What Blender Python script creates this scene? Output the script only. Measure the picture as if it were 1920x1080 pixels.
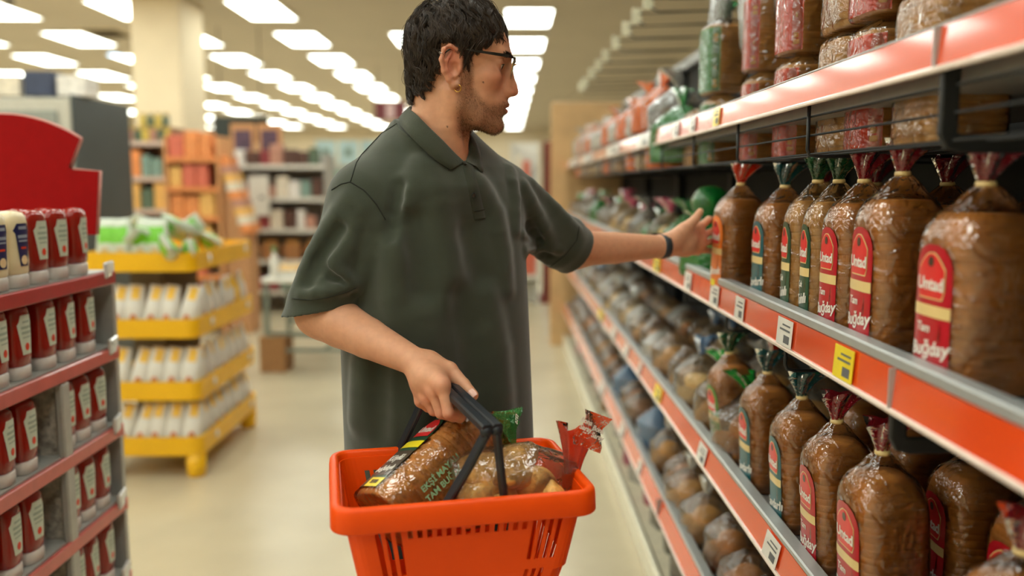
import bpy, bmesh, math, random
import numpy as np
from mathutils import Vector, Matrix, Euler

for _o in list(bpy.data.objects):
    bpy.data.objects.remove(_o, do_unlink=True)
random.seed(7)
RNG = np.random.default_rng(7)
scene = bpy.context.scene
COL = scene.collection

# ------------------------------------------------------------------ camera
FPX, CAMZ, PITCH, YAW = 1600.0, 1.45, math.radians(6.95), math.radians(0.43)
cam_data = bpy.data.cameras.new('camera')
cam_data.sensor_width = 36.0
cam_data.lens = 36.0 * FPX / 1920.0
cam_data.clip_start = 0.02
cam_data.clip_end = 200
cam_data.dof.use_dof = True
cam_data.dof.focus_distance = 1.58
cam_data.dof.aperture_fstop = 1.5
cam = bpy.data.objects.new('camera', cam_data)
COL.objects.link(cam)
cam.location = (0, 0, CAMZ)
cam.rotation_euler = (math.pi / 2 - PITCH, 0, -YAW)
scene.camera = cam
CAM_R = np.array(cam.rotation_euler.to_matrix())
CAM_O = np.array([0, 0, CAMZ])


def ray(px, py):
    d = CAM_R @ np.array([(px - 960.0) / FPX, -(py - 540.0) / FPX, -1.0])
    return d


def P(px, py, Y):
    """world point seen at pixel (px,py) whose distance along the aisle is Y"""
    d = ray(px, py)
    return CAM_O + d * (Y / d[1])


def PX(px, py, X):
    """world point seen at pixel (px,py) lying on the plane x = X"""
    d = ray(px, py)
    return CAM_O + d * (X / d[0])


# ------------------------------------------------------------------ world, exposure
world = bpy.data.worlds.new('world')
scene.world = world
world.use_nodes = True
world.node_tree.nodes['Background'].inputs[0].default_value = (0.9, 0.93, 0.9, 1)
world.node_tree.nodes['Background'].inputs[1].default_value = 0.15
scene.view_settings.view_transform = 'Standard'
scene.view_settings.look = 'None'
scene.view_settings.gamma = 1.0
scene.view_settings.use_curve_mapping = False
scene.view_settings.exposure = 0.0
LAMP_STRENGTH = 8.6          # emission of the ceiling panels


# ------------------------------------------------------------------ materials
def s2l(c):
    c = c / 255.0
    return c / 12.92 if c <= 0.04045 else ((c + 0.055) / 1.055) ** 2.4


def rgb(r, g, b):
    return (s2l(r), s2l(g), s2l(b), 1.0)


MATS = {}


def mat(name, col, rough=0.6, metal=0.0, var=0.08, nscale=30.0, bump=0.0, bscale=200.0, spec=0.5,
        coat=0.0, sheen=0.0, sss=0.0, emit=0.0, trans=0.0, stretch=None):
    if name in MATS:
        return MATS[name]
    m = bpy.data.materials.new(name)
    m.use_nodes = True
    nt = m.node_tree
    b = nt.nodes['Principled BSDF']
    c = rgb(*col)
    b.inputs['Roughness'].default_value = rough
    b.inputs['Metallic'].default_value = metal
    b.inputs['Specular IOR Level'].default_value = spec
    b.inputs['Coat Weight'].default_value = coat
    b.inputs['Coat Roughness'].default_value = 0.08
    b.inputs['Sheen Weight'].default_value = sheen
    b.inputs['Sheen Roughness'].default_value = 0.5
    b.inputs['Transmission Weight'].default_value = trans
    if sss:
        b.inputs['Subsurface Weight'].default_value = sss
        b.inputs['Subsurface Radius'].default_value = (1.0, 0.35, 0.2)
        b.inputs['Subsurface Scale'].default_value = 0.006
    tc = nt.nodes.new('ShaderNodeTexCoord')
    vec = tc.outputs['Object']
    if stretch:
        mp = nt.nodes.new('ShaderNodeMapping')
        mp.inputs['Scale'].default_value = stretch
        nt.links.new(vec, mp.inputs['Vector'])
        vec = mp.outputs['Vector']
    n = nt.nodes.new('ShaderNodeTexNoise')
    n.inputs['Scale'].default_value = nscale
    n.inputs['Detail'].default_value = 4
    nt.links.new(vec, n.inputs['Vector'])
    r = nt.nodes.new('ShaderNodeValToRGB')
    r.color_ramp.elements[0].position = 0.3
    r.color_ramp.elements[1].position = 0.7
    r.color_ramp.elements[0].color = tuple(max(0, x * (1 - var)) for x in c[:3]) + (1,)
    r.color_ramp.elements[1].color = tuple(min(1, x * (1 + var)) for x in c[:3]) + (1,)
    nt.links.new(n.outputs['Fac'], r.inputs['Fac'])
    nt.links.new(r.outputs['Color'], b.inputs['Base Color'])
    if bump:
        n2 = nt.nodes.new('ShaderNodeTexNoise')
        n2.inputs['Scale'].default_value = bscale
        n2.inputs['Detail'].default_value = 3
        nt.links.new(vec, n2.inputs['Vector'])
        bp = nt.nodes.new('ShaderNodeBump')
        bp.inputs['Strength'].default_value = bump
        bp.inputs['Distance'].default_value = 0.004
        nt.links.new(n2.outputs['Fac'], bp.inputs['Height'])
        nt.links.new(bp.outputs['Normal'], b.inputs['Normal'])
    if emit:
        b.inputs['Emission Color'].default_value = c
        b.inputs['Emission Strength'].default_value = emit
    MATS[name] = m
    return m


def film(name, tint=(255, 255, 255), base=0.05, rough=0.07, bump=0.6, bscale=45.0, opacity=0.0, col=(255, 255, 255)):
    """thin clear or tinted wrapping film"""
    if name in MATS:
        return MATS[name]
    m = bpy.data.materials.new(name)
    m.use_nodes = True
    nt = m.node_tree
    nt.nodes.clear()
    out = nt.nodes.new('ShaderNodeOutputMaterial')
    tr = nt.nodes.new('ShaderNodeBsdfTransparent')
    tr.inputs['Color'].default_value = rgb(*tint)
    gl = nt.nodes.new('ShaderNodeBsdfGlossy')
    gl.inputs['Roughness'].default_value = rough
    tc = nt.nodes.new('ShaderNodeTexCoord')
    n = nt.nodes.new('ShaderNodeTexNoise')
    n.inputs['Scale'].default_value = bscale
    n.inputs['Detail'].default_value = 2.5
    n.inputs['Distortion'].default_value = 1.2
    nt.links.new(tc.outputs['Object'], n.inputs['Vector'])
    bp = nt.nodes.new('ShaderNodeBump')
    bp.inputs['Strength'].default_value = bump
    bp.inputs['Distance'].default_value = 0.01
    nt.links.new(n.outputs['Fac'], bp.inputs['Height'])
    nt.links.new(bp.outputs['Normal'], gl.inputs['Normal'])
    fr = nt.nodes.new('ShaderNodeFresnel')
    fr.inputs['IOR'].default_value = 1.5
    nt.links.new(bp.outputs['Normal'], fr.inputs['Normal'])
    ad = nt.nodes.new('ShaderNodeMath')
    ad.operation = 'ADD'
    ad.use_clamp = True
    ad.inputs[1].default_value = base
    nt.links.new(fr.outputs['Fac'], ad.inputs[0])
    body = tr.outputs['BSDF']
    if opacity:
        df = nt.nodes.new('ShaderNodeBsdfDiffuse')
        df.inputs['Color'].default_value = rgb(*col)
        tl = nt.nodes.new('ShaderNodeBsdfTranslucent')
        tl.inputs['Color'].default_value = rgb(*col)
        m0 = nt.nodes.new('ShaderNodeMixShader')
        m0.inputs[0].default_value = 0.35
        nt.links.new(df.outputs[0], m0.inputs[1])
        nt.links.new(tl.outputs[0], m0.inputs[2])
        m1 = nt.nodes.new('ShaderNodeMixShader')
        m1.inputs[0].default_value = opacity
        nt.links.new(tr.outputs[0], m1.inputs[1])
        nt.links.new(m0.outputs[0], m1.inputs[2])
        body = m1.outputs[0]
    mx = nt.nodes.new('ShaderNodeMixShader')
    nt.links.new(ad.outputs[0], mx.inputs[0])
    nt.links.new(body, mx.inputs[1])
    nt.links.new(gl.outputs['BSDF'], mx.inputs[2])
    nt.links.new(mx.outputs[0], out.inputs['Surface'])
    MATS[name] = m
    return m


# ------------------------------------------------------------------ objects and meshes
def tag(o, label=None, cat=None, group=None, kind=None):
    if label:
        o['label'] = label
    if cat:
        o['category'] = cat
    if group:
        o['group'] = group
    if kind:
        o['kind'] = kind
    return o


def thing(name, label, cat, loc=(0, 0, 0), rot=(0, 0, 0), group=None):
    o = bpy.data.objects.new(name, None)
    o.empty_display_size = 0.05
    COL.objects.link(o)
    o.location = loc
    o.rotation_euler = rot
    return tag(o, label, cat, group)


def link(name, me, parent=None, material=None, smooth=True):
    o = bpy.data.objects.new(name, me)
    COL.objects.link(o)
    if material is not None and not me.materials:
        me.materials.append(material)
    if parent is not None:
        o.parent = parent
    if smooth and len(me.polygons):
        me.polygons.foreach_set('use_smooth', np.ones(len(me.polygons), dtype=bool))
    return o


def dup(root, loc=None, rot=None, label=None, group=None, scale=None, mats=None):
    """copy of a thing with copies of its parts and sub-parts; mats maps part name -> material"""
    def cp(o, parent):
        c = o.copy()
        COL.objects.link(c)
        c.parent = parent
        if mats and c.type == 'MESH':
            m = mats.get(o.name.split('.')[0])
            if m is not None:
                c.material_slots[0].link = 'OBJECT'
                c.material_slots[0].material = m
        for ch in list(o.children):
            cp(ch, c)
        return c
    r = cp(root, None)
    if loc is not None:
        r.location = loc
    if rot is not None:
        r.rotation_euler = rot
    if scale is not None:
        r.scale = scale if hasattr(scale, '__len__') else (scale,) * 3
    if label:
        r['label'] = label
    if group:
        r['group'] = group
    return r


class MB:
    """collects geometry for one mesh"""
    def __init__(self):
        self.v, self.f, self.m = [], [], []
        self.mi = 0

    def add(self, vs, fs):
        o = len(self.v)
        self.v.extend([tuple(map(float, p)) for p in vs])
        for f in fs:
            self.f.append([i + o for i in f])
            self.m.append(self.mi)
        return self

    def box(self, c, s, R=None, bevel=0.0):
        x, y, z = s[0] / 2, s[1] / 2, s[2] / 2
        if bevel <= 0:
            vs = [(-x, -y, -z), (x, -y, -z), (x, y, -z), (-x, y, -z), (-x, -y, z), (x, -y, z), (x, y, z), (-x, y, z)]
            fs = [(0, 3, 2, 1), (4, 5, 6, 7), (0, 1, 5, 4), (1, 2, 6, 5), (2, 3, 7, 6), (3, 0, 4, 7)]
        else:
            b = min(bevel, x * .99, y * .99, z * .99)
            vs, fs = [], []
            ids = {}
            for sx in (-1, 1):
                for sy in (-1, 1):
                    for sz in (-1, 1):
                        for ax in range(3):
                            p = [sx * (x - b), sy * (y - b), sz * (z - b)]
                            p[ax] += (sx, sy, sz)[ax] * b
                            ids[(sx, sy, sz, ax)] = len(vs)
                            vs.append(p)
            for ax in range(3):
                o1, o2 = [a for a in range(3) if a != ax]
                for s_ in (-1, 1):
                    q = []
                    for (a, b2) in ((-1, -1), (1, -1), (1, 1), (-1, 1)):
                        k = [0, 0, 0]
                        k[ax] = s_; k[o1] = a; k[o2] = b2
                        q.append(ids[(k[0], k[1], k[2], ax)])
                    fs.append(q)
            for ax in range(3):
                o1, o2 = [a for a in range(3) if a != ax]
                for a in (-1, 1):
                    for b2 in (-1, 1):
                        q = []
                        for (s_, w) in ((-1, o1), (1, o1), (1, o2), (-1, o2)):
                            k = [0, 0, 0]
                            k[ax] = s_; k[o1] = a; k[o2] = b2
                            q.append(ids[(k[0], k[1], k[2], w)])
                        fs.append(q)
            for sx in (-1, 1):
                for sy in (-1, 1):
                    for sz in (-1, 1):
                        fs.append([ids[(sx, sy, sz, a)] for a in range(3)])
        if R is not None:
            vs = [R @ Vector(p) for p in vs]
        vs = [(p[0] + c[0], p[1] + c[1], p[2] + c[2]) for p in vs]
        return self.add(vs, fs)

    def loft(self, rings, closed=True, cap0=True, cap1=True):
        n = len(rings[0])
        vs = [p for r in rings for p in r]
        fs = []
        for i in range(len(rings) - 1):
            for j in range(n if closed else n - 1):
                k = (j + 1) % n
                fs.append((i * n + j, i * n + k, (i + 1) * n + k, (i + 1) * n + j))
        if closed and cap0:
            fs.append(tuple(range(n))[::-1])
        if closed and cap1:
            fs.append(tuple((len(rings) - 1) * n + j for j in range(n)))
        return self.add(vs, fs)

    def tube(self, pts, r, n=8, caps=True):
        pts = [Vector(p) for p in pts]
        rs = r if hasattr(r, '__len__') else [r] * len(pts)
        rings = []
        up = None
        for i, p in enumerate(pts):
            a = pts[max(i - 1, 0)]
            b = pts[min(i + 1, len(pts) - 1)]
            t = (b - a).normalized()
            if up is None:
                up = Vector((0, 0, 1)) if abs(t.z) < 0.9 else Vector((1, 0, 0))
            u = t.cross(up).normalized()
            w = u.cross(t).normalized()
            up = w
            rings.append([p + (u * math.cos(q) + w * math.sin(q)) * rs[i] for q in [2 * math.pi * j / n for j in range(n)]])
        return self.loft(rings, True, caps, caps)

    def bar(self, pts, w, h, up=(0, 0, 1), bev=0.25):
        """rounded-rectangle section swept along pts"""
        pts = [Vector(p) for p in pts]
        b = min(w, h) * bev
        x, y = w / 2, h / 2
        sec = [(-x + b, -y), (x - b, -y), (x, -y + b), (x, y - b), (x - b, y), (-x + b, y), (-x, y - b), (-x, -y + b)]
        rings = []
        for i, p in enumerate(pts):
            a = pts[max(i - 1, 0)]
            c = pts[min(i + 1, len(pts) - 1)]
            t = (c - a).normalized()
            u = t.cross(Vector(up)).normalized()
            v = u.cross(t).normalized()
            rings.append([p + u * s[0] + v * s[1] for s in sec])
        return self.loft(rings)

    def lathe(self, prof, n=24, c=(0, 0, 0), sx=1.0, sy=1.0):
        rings = []
        for (r, z) in prof:
            rings.append([(c[0] + r * sx * math.cos(2 * math.pi * j / n), c[1] + r * sy * math.sin(2 * math.pi * j / n), c[2] + z) for j in range(n)])
        return self.loft(rings)

    def build(self, name, material=None, parent=None, smooth=False, fix=True):
        me = bpy.data.meshes.new(name)
        me.from_pydata(self.v, [], self.f)
        if isinstance(material, (list, tuple)):
            for m in material:
                me.materials.append(m)
            me.polygons.foreach_set('material_index', self.m)
        elif material is not None:
            me.materials.append(material)
        if fix:
            bm = bmesh.new()
            bm.from_mesh(me)
            bmesh.ops.recalc_face_normals(bm, faces=bm.faces)
            bm.to_mesh(me)
            bm.free()
        me.update()
        return link(name, me, parent, None, smooth)


def struct(name, mb, material, parent=None, smooth=False):
    o = mb.build(name, material, parent, smooth)
    if parent is None:
        o['kind'] = 'structure'
    return o


def superring(a, b, z, n=28, e=3.0, cx=0, cy=0, rot=0):
    out = []
    for j in range(n):
        t = 2 * math.pi * j / n
        c, s = math.cos(t), math.sin(t)
        x = a * math.copysign(abs(c) ** (2 / e), c)
        y = b * math.copysign(abs(s) ** (2 / e), s)
        out.append((cx + x * math.cos(rot) - y * math.sin(rot), cy + x * math.sin(rot) + y * math.cos(rot), z))
    return out


def text_mesh(body, size, extrude=0.0003, align='CENTER', shear=0.0, bold=0.0):
    cu = bpy.data.curves.new('txt', 'FONT')
    cu.body = body
    cu.size = size
    cu.extrude = extrude
    cu.align_x = align
    cu.align_y = 'CENTER'
    cu.shear = shear
    cu.offset = bold
    cu.resolution_u = 3
    ob = bpy.data.objects.new('txt', cu)
    me = bpy.data.meshes.new_from_object(ob)
    bpy.data.objects.remove(ob)
    bpy.data.curves.remove(cu)
    return me
# ================================================================== the hall: floor, ceiling, walls, lamps
CEIL = CAMZ + 2.30
RX0, RX1, RY0, RY1 = -14.0, 7.5, -4.0, 37.0
m_floor = mat('cream_terrazzo', (190, 178, 150), rough=.27, var=.10, nscale=1.3, spec=.5)
m_ceil = mat('ceiling_tile', (208, 197, 178), rough=.9, var=.04, nscale=.8)
m_wall = mat('warm_plaster', (222, 208, 180), rough=.85, var=.04, nscale=2)
m_white = mat('white_lacquer', (226, 224, 214), rough=.4, var=.03)
m_cream = mat('cream_paint', (228, 212, 180), rough=.7, var=.05, nscale=3)
cx, cy = (RX0 + RX1) / 2, (RY0 + RY1) / 2
lx, ly = RX1 - RX0, RY1 - RY0
struct('floor', MB().box((cx, cy, -.05), (lx + .4, ly + .4, .1)), m_floor)
struct('ceiling', MB().box((cx, cy, CEIL + .05), (lx + .4, ly + .4, .1)), m_ceil)
struct('wall_left', MB().box((RX0 - .1, cy, CEIL / 2), (.2, ly + .4, CEIL)), m_wall)
struct('wall_right', MB().box((RX1 + .1, cy, CEIL / 2), (.2, ly + .4, CEIL)), m_wall)
struct('wall_far', MB().box((cx, RY1 + .1, CEIL / 2), (lx, .2, CEIL)), m_wall)
struct('wall_near', MB().box((cx, RY0 - .1, CEIL / 2), (lx, .2, CEIL)), m_wall)

m_lamp = mat('lamp_diffuser', (250, 255, 246), rough=.5, var=0, emit=LAMP_STRENGTH)
m_frame = mat('lamp_frame', (232, 226, 208), rough=.5)
proto = thing('ceiling_light', 'glowing white rectangular panel lamp recessed in the ceiling', 'ceiling light', (0, 0, CEIL), (0, 0, 0), 'panel lamps in the ceiling')
MB().box((0, 0, -.012), (.62, 1.22, .016)).build('diffuser', m_lamp, proto)
mb = MB()
for sx in (-1, 1):
    mb.box((sx * .325, 0, -.012), (.03, 1.28, .024))
    mb.box((0, sx * .625, -.012), (.62, .03, .024))
mb.build('frame', m_frame, proto)
first = True
for kx in range(-7, 1):
    for j in range(-6, 11):
        p = (0.32 + 1.77 * kx, 11.7 + 2.3 * j + (.5 if kx == 0 else 0), CEIL)
        if kx == -1 and j == 0:
            continue
        if -4.57 < p[0] + .0 < -3.97 and 10.0 < p[1] < 12.3:
            continue
        if first:
            proto.location = p
            first = False
        else:
            dup(proto, p)

# square column
m_colm = mat('column_plaster', (236, 220, 188), rough=.75, var=.05, nscale=2)
col_b = MB().box((0, 0, CEIL / 2), (.60, .85, CEIL), None, .02)
o = struct('column', col_b, m_colm)
o.location = (-4.27, 11.15, 0)
MB().box((0, 0, .06), (.64, .89, .12)).build('skirting', m_white, o)

# ceiling fittings
m_dark = mat('dark_grille', (74, 62, 46), rough=.8)
v = thing('ceiling_vent', 'dark slatted air vent in the beige ceiling', 'vent', tuple(P(202, 73, 13.5)[:2]) + (CEIL,))
MB().box((0, 0, -.006), (.55, .7, .01)).build('backing', m_dark, v)
mb = MB()
for sx in (-1, 1):
    mb.box((sx * .29, 0, -.01), (.04, .78, .02))
    mb.box((0, sx * .37, -.01), (.54, .04, .02))
mb.build('frame', m_cream, v)
sl = MB().box((0, 0, 0), (.53, .012, .018), Matrix.Rotation(.6, 3, 'X')).build('slat', m_dark, v)
sl.location = (0, -.28, -.014)
for i in range(1, 9):
    s2 = sl.copy(); COL.objects.link(s2); s2.location = (0, -.28 + .07 * i, -.014)
v = thing('ceiling_spotlight', 'small bluish white downlight between the panel lamps', 'spotlight', tuple(P(215, 108, 15.6)[:2]) + (CEIL,))
MB().lathe([(.16, 0), (.17, -.02), (.14, -.03)], 20).build('rim', m_white, v)
MB().lathe([(.13, -.028), (.10, -.036), (.001, -.04)], 20).build('bulb', mat('cool_bulb', (190, 225, 255), emit=5.0), v)
v = thing('security_camera', 'small dark dome camera on the ceiling', 'camera', tuple(P(18, 10, 11.0)[:2]) + (CEIL,))
MB().lathe([(.09, 0), (.09, -.03), (.06, -.035)], 18).build('base', m_white, v)
MB().lathe([(.065, -.03), (.06, -.06), (.04, -.085), (.001, -.095)], 18).build('dome', mat('smoked_dome', (30, 32, 30), rough=.1), v)

# dark hanging screen, maroon hanging sign
p = P(453, 243, 13.0)
v = thing('hanging_screen', 'dark flat screen hung from the ceiling behind the cream column', 'screen', (p[0], 13.0, p[2]))
MB().box((0, 0, 0), (.82, .06, .38), None, .01).build('housing', mat('charcoal_plastic', (34, 40, 40), rough=.5), v)
MB().box((0, -.032, 0), (.78, .004, .34)).build('panel', mat('screen_glass', (40, 50, 50), rough=.25), v)
for s in (-1, 1):
    MB().tube([(s * .3, 0, .19), (s * .3, 0, CEIL - p[2])], .008).build('hanger', m_dark, v)
p = P(732, 208, 17.0)
v = thing('hanging_sign', 'maroon hanging sign with a pale strip above the far aisles', 'sign', (p[0], 17.0, p[2]))
MB().box((0, 0, 0), (.62, .04, .36)).build('board', mat('maroon_board', (96, 34, 40), rough=.6), v)
MB().box((0, -.022, 0), (.16, .004, .30)).build('strip', mat('pale_strip', (190, 160, 158), rough=.6), v)
for s in (-1, 1):
    MB().tube([(s * .25, 0, .18), (s * .25, 0, CEIL - p[2])], .006).build('hanger', m_dark, v)
# ================================================================== the bread gondola on the right
XS = 0.54                    # plane of the shelf fronts
GY0, GY1 = 0.25, 7.60
m_metal = mat('grey_shelf_metal', (150, 152, 150), rough=.45, metal=.3, var=.05)
m_lip = mat('shelf_lip_metal', (176, 180, 180), rough=.35, metal=.4, var=.04)
m_darkback = mat('dark_back_panel', (40, 40, 38), rough=.8)
m_wire = mat('black_wire', (22, 24, 26), rough=.45)
m_orange = mat('orange_price_strip', (236, 80, 26), rough=.2, var=.05, nscale=3, coat=1.0)
m_tagw = mat('white_price_tag', (236, 234, 226), rough=.3, coat=.4)
m_tagy = mat('yellow_price_tag', (246, 220, 30), rough=.3, coat=.4)
m_ink = mat('grey_ink', (96, 98, 100), rough=.6)
m_strip_edge = mat('pale_plastic_edge', (232, 214, 200), rough=.3, coat=.4)
m_wood = mat('beech_end_panel', (206, 168, 118), rough=.5, var=.12, nscale=6, stretch=(1, 8, 1))

G = thing('bread_gondola', 'long bread shelving unit with orange price strips beside the aisle', 'shelving', (XS, GY0, 0))
GO = Vector((XS, GY0, 0))
LEN = GY1 - GY0


def gl(x, y, z):
    return (x - GO.x, y - GO.y, z)


MB().box(gl(1.09, (GY0 + GY1) / 2, 1.06), (.03, LEN, 2.12)).build('back_panel', m_darkback, G)
up = MB().box((0, 0, 1.07), (.05, .04, 2.14), None, .004).build('upright', m_wire, G)
up.location = gl(1.05, GY0 + .02, 0)
for i in range(1, 7):
    u2 = up.copy(); COL.objects.link(u2); u2.location = gl(1.05, GY0 + .02 + i * (LEN - .04) / 6, 0)
MB().box(gl(.98, GY1 + .02, 1.08), (1.16, .04, 2.16), None, .006).build('end_panel', m_wood, G)
# deck with pale front rail near the floor
dk = MB().box(gl(.81, (GY0 + GY1) / 2, .045), (.52, LEN, .09)).build('deck', mat('cream_deck', (214, 206, 180), rough=.5), G)
MB().box(gl(XS - .008, (GY0 + GY1) / 2, .05), (.022, LEN, .10), None, .005).build('deck_rail', mat('ivory_rail', (226, 222, 200), rough=.4), dk)


def strip_pt(z0, z1, tilt, t, out):
    return (XS - tilt * (1 - t) - out, z0 + (z1 - z0) * t)


def price_tag(parent, y, z0, z1, tilt, w, material, out=.0035, ink=True, name='price_tag'):
    mb = MB()
    a, b = strip_pt(z0, z1, tilt, .04, out), strip_pt(z0, z1, tilt, .96, out)
    c, d = strip_pt(z0, z1, tilt, .96, out + .0012), strip_pt(z0, z1, tilt, .04, out + .0012)
    vs = [gl(a[0], y, a[1]), gl(b[0], y, b[1]), gl(c[0], y, c[1]), gl(d[0], y, d[1])]
    v2 = [(p[0], p[1] + w, p[2]) for p in vs]
    mb.loft([vs, v2])
    mb.mi = 1
    if ink:
        for (t0, t1, u0, u1) in ((.15, .42, .12, .5), (.55, .62, .12, .8), (.72, .78, .12, .65)):
            q0, q1 = strip_pt(z0, z1, tilt, t0, out + .0016), strip_pt(z0, z1, tilt, t1, out + .0016)
            mb.add([gl(q0[0], y + w * u0, q0[1]), gl(q0[0], y + w * u1, q0[1]), gl(q1[0], y + w * u1, q1[1]), gl(q1[0], y + w * u0, q1[1])], [(0, 1, 2, 3)])
    return mb.build(name, [material, m_ink], parent)


def shelf(ztop, z0, z1, tilt, lip, tags, seams=()):
    """metal board, front lip and a tilted price strip"""
    s = MB().box(gl((XS + .03 + 1.06) / 2, (GY0 + GY1) / 2, ztop - .012), (1.06 - XS - .03, LEN, .024)).build('shelf', m_metal, G)
    mb = MB()
    a, b = strip_pt(z0, z1, tilt, 0, 0), strip_pt(z0, z1, tilt, 1, 0)
    sec = [gl(a[0], GY0, a[1]), gl(b[0], GY0, b[1]), gl(b[0] + .004, GY0, b[1]), gl(a[0] + .004, GY0, a[1])]
    mb.loft([sec, [(p[0], p[1] + LEN, p[2]) for p in sec]])
    mb.build('price_strip', m_orange, s)
    MB().box(gl(a[0] - .0015, (GY0 + GY1) / 2, a[1] - .003), (.008, LEN, .008), None, .002).build('strip_edge', m_strip_edge, s)
    MB().box(gl(XS + .014, (GY0 + GY1) / 2, z1 + lip / 2), (.030, LEN, lip), None, .003).build('lip', m_lip, s)
    for (px, w, m_) in tags:
        y = PX(px, 500, XS)[1]
        price_tag(s, y, z0, z1, tilt, w, m_)
    for px in seams:
        y = PX(px, 500, XS)[1]
        MB().box(gl((a[0] + b[0]) / 2 - .001, y, (a[1] + b[1]) / 2), (.007 + tilt, .004, (z1 - z0) * 1.02)).build('joint', m_lip, s)
    return s


S1 = shelf(1.60, 1.594, 1.644, .004, .004, [(1300, .07, m_tagw), (1345, .06, m_tagy), (1270, .09, m_tagw), (1215, .3, m_tagw), (1160, .5, m_tagw), (1110, .7, m_tagw), (1085, 1.0, m_tagw)], (1738,))
S2 = shelf(1.175, 1.140, 1.196, .004, .018, [(1300, .085, m_tagw), (1353, .085, m_tagw), (1402, .07, m_tagw), (1496, .085, m_tagw), (1616, .075, m_tagy), (1240, .12, m_tagy), (1190, .2, m_tagw)], (1690,))
S3 = shelf(.728, .700, .752, .012, .014, [(1340, .085, m_tagw), (1490, .085, m_tagw), (1250, .12, m_tagy), (1210, .06, m_tagw), (1185, .12, m_tagw), (1160, .16, m_tagw), (1135, .22, m_tagy)], ())
S4 = shelf(.345, .312, .372, .016, .014, [(1215, .07, m_tagw), (1180, .12, m_tagw), (1140, .2, m_tagw)], (1252,))

# wire baskets hung under the upper shelves
for S, zb, zt, ys in ((S1, 1.500, 1.594, [1.078, 1.575, 2.05, 2.53, 3.04, 3.5, 4.0, 4.5, 5.0]), (S2, 1.084, 1.140, [1.165, 1.65, 2.1, 2.6, 3.1, 3.6, 4.1])):
    for i, y in enumerate(ys):
        th = .024 if i == 0 else .007
        pts = [gl(XS + .012, y, zt + .004), gl(XS + .012, y, zb + .012), gl(XS + .016, y, zb + .003), gl(XS + .03, y, zb), gl(1.04, y, zb)]
        if i == 0:
            MB().bar(pts, th, .010, (0, 1, 0)).build('bracket', m_wire, S)
        else:
            MB().tube(pts, th / 2, 6).build('wire', m_wire, S, True)
    if S is S1:
        for k_ in range(3):
            z = zb + .004 + k_ * .034
            MB().tube([gl(XS + .018, GY0 + .1, z), gl(XS + .018, 6.5, z)], .0022, 5).build('wire', m_wire, S, True)
        for k_ in range(9):
            x = XS + .06 + k_ * .055
            MB().tube([gl(x, GY0 + .1, zb + .004), gl(x, 6.5, zb + .004)], .0022, 5).build('wire', m_wire, S, True)
# peg rail with hooks and tags high above the bread
MB().box(gl(1.04, (GY0 + GY1) / 2, 2.13), (.03, LEN, .05)).build('peg_rail', m_metal, G)
m_hook = mat('hook_steel', (58, 58, 54), rough=.4, metal=.6)
m_hooktag = mat('hook_tag_ivory', (240, 236, 206), rough=.4)
for (px, py) in ((1236, -14), (1216, 5), (1194, 24), (1175, 48), (1155, 73), (1136, 93), (1122, 116), (1110, 129), (1097, 142), (1090, 152)):
    q = PX(px, py, XS + .02)
    hk = MB().tube([gl(1.03, q[1], 2.13), gl(XS + .06, q[1], 2.12), gl(XS + .03, q[1], 2.135)], .003, 6).build('peg_hook', m_hook, G, True)
    MB().tube([gl(1.03, q[1], 2.19), gl(XS + .03, q[1], 2.17)], .003, 6).build('tag_arm', m_hook, hk, True)
    MB().box(gl(XS + .02, q[1], 2.16), (.046, .004, .066), Matrix.Rotation(.35, 3, 'Z'), .001).build('hook_tag', m_hooktag, hk)
# ================================================================== bread
m_crust = mat('brown_crust', (190, 122, 50), rough=.55, var=.34, nscale=14, bump=.25, bscale=120)
m_crust2 = mat('golden_crust', (204, 150, 78), rough=.6, var=.22, nscale=18, bump=.25, bscale=120)
m_crust3 = mat('dark_rye_crust', (128, 80, 40), rough=.65, var=.3, nscale=18, bump=.3, bscale=120)
m_pale = mat('pale_bread', (222, 186, 124), rough=.7, var=.15, nscale=25, bump=.2, bscale=150)
f_clear = film('clear_film', base=.07, bump=.75, bscale=30)
f_red = film('red_tint_film', (255, 150, 120), base=.05, opacity=.55, col=(226, 58, 26))
f_green = film('green_tint_film', (150, 240, 170), base=.05, opacity=.6, col=(20, 140, 60))
f_dgreen = film('dark_green_film', (120, 190, 150), base=.05, opacity=.6, col=(20, 84, 50))
f_teal = film('teal_film', (120, 190, 200), base=.05, opacity=.6, col=(12, 88, 92))
f_dred = film('crimson_film', (240, 120, 140), base=.05, opacity=.62, col=(160, 18, 44))
f_orange = film('orange_tint_film', (255, 190, 110), base=.05, opacity=.6, col=(250, 120, 20))
f_white = film('milky_film', (250, 250, 250), base=.05, opacity=.5, col=(226, 228, 222))
f_blue = film('blue_film', (200, 220, 245), base=.05, opacity=.55, col=(120, 164, 206))
f_pink = film('pink_film', (250, 170, 190), base=.05, opacity=.6, col=(222, 96, 130))
f_bgreen = film('bright_green_film', (150, 255, 160), base=.05, opacity=.75, col=(40, 190, 70))
f_grey = film('grey_film', (210, 210, 206), base=.06, opacity=.45, col=(150, 150, 146))
f_haze = film('hazy_film', (250, 248, 242), base=.06, opacity=.07, col=(236, 226, 206))

LAB = {k: mat('label_' + k, c, rough=.35, var=.05, coat=.3) for k, c in dict(
    red=(186, 20, 36), teal=(10, 92, 100), green=(22, 70, 44), lime=(88, 140, 50), orange=(232, 120, 40), cream=(232, 204, 138),
    logo=(226, 44, 44), white=(240, 236, 226), yellow=(240, 222, 30), brown=(70, 52, 34), mint=(150, 196, 150)).items()}
LA, LB, LH, LE = .060, .060, .235, 3.4          # half depth, half width, height of a loaf


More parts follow.
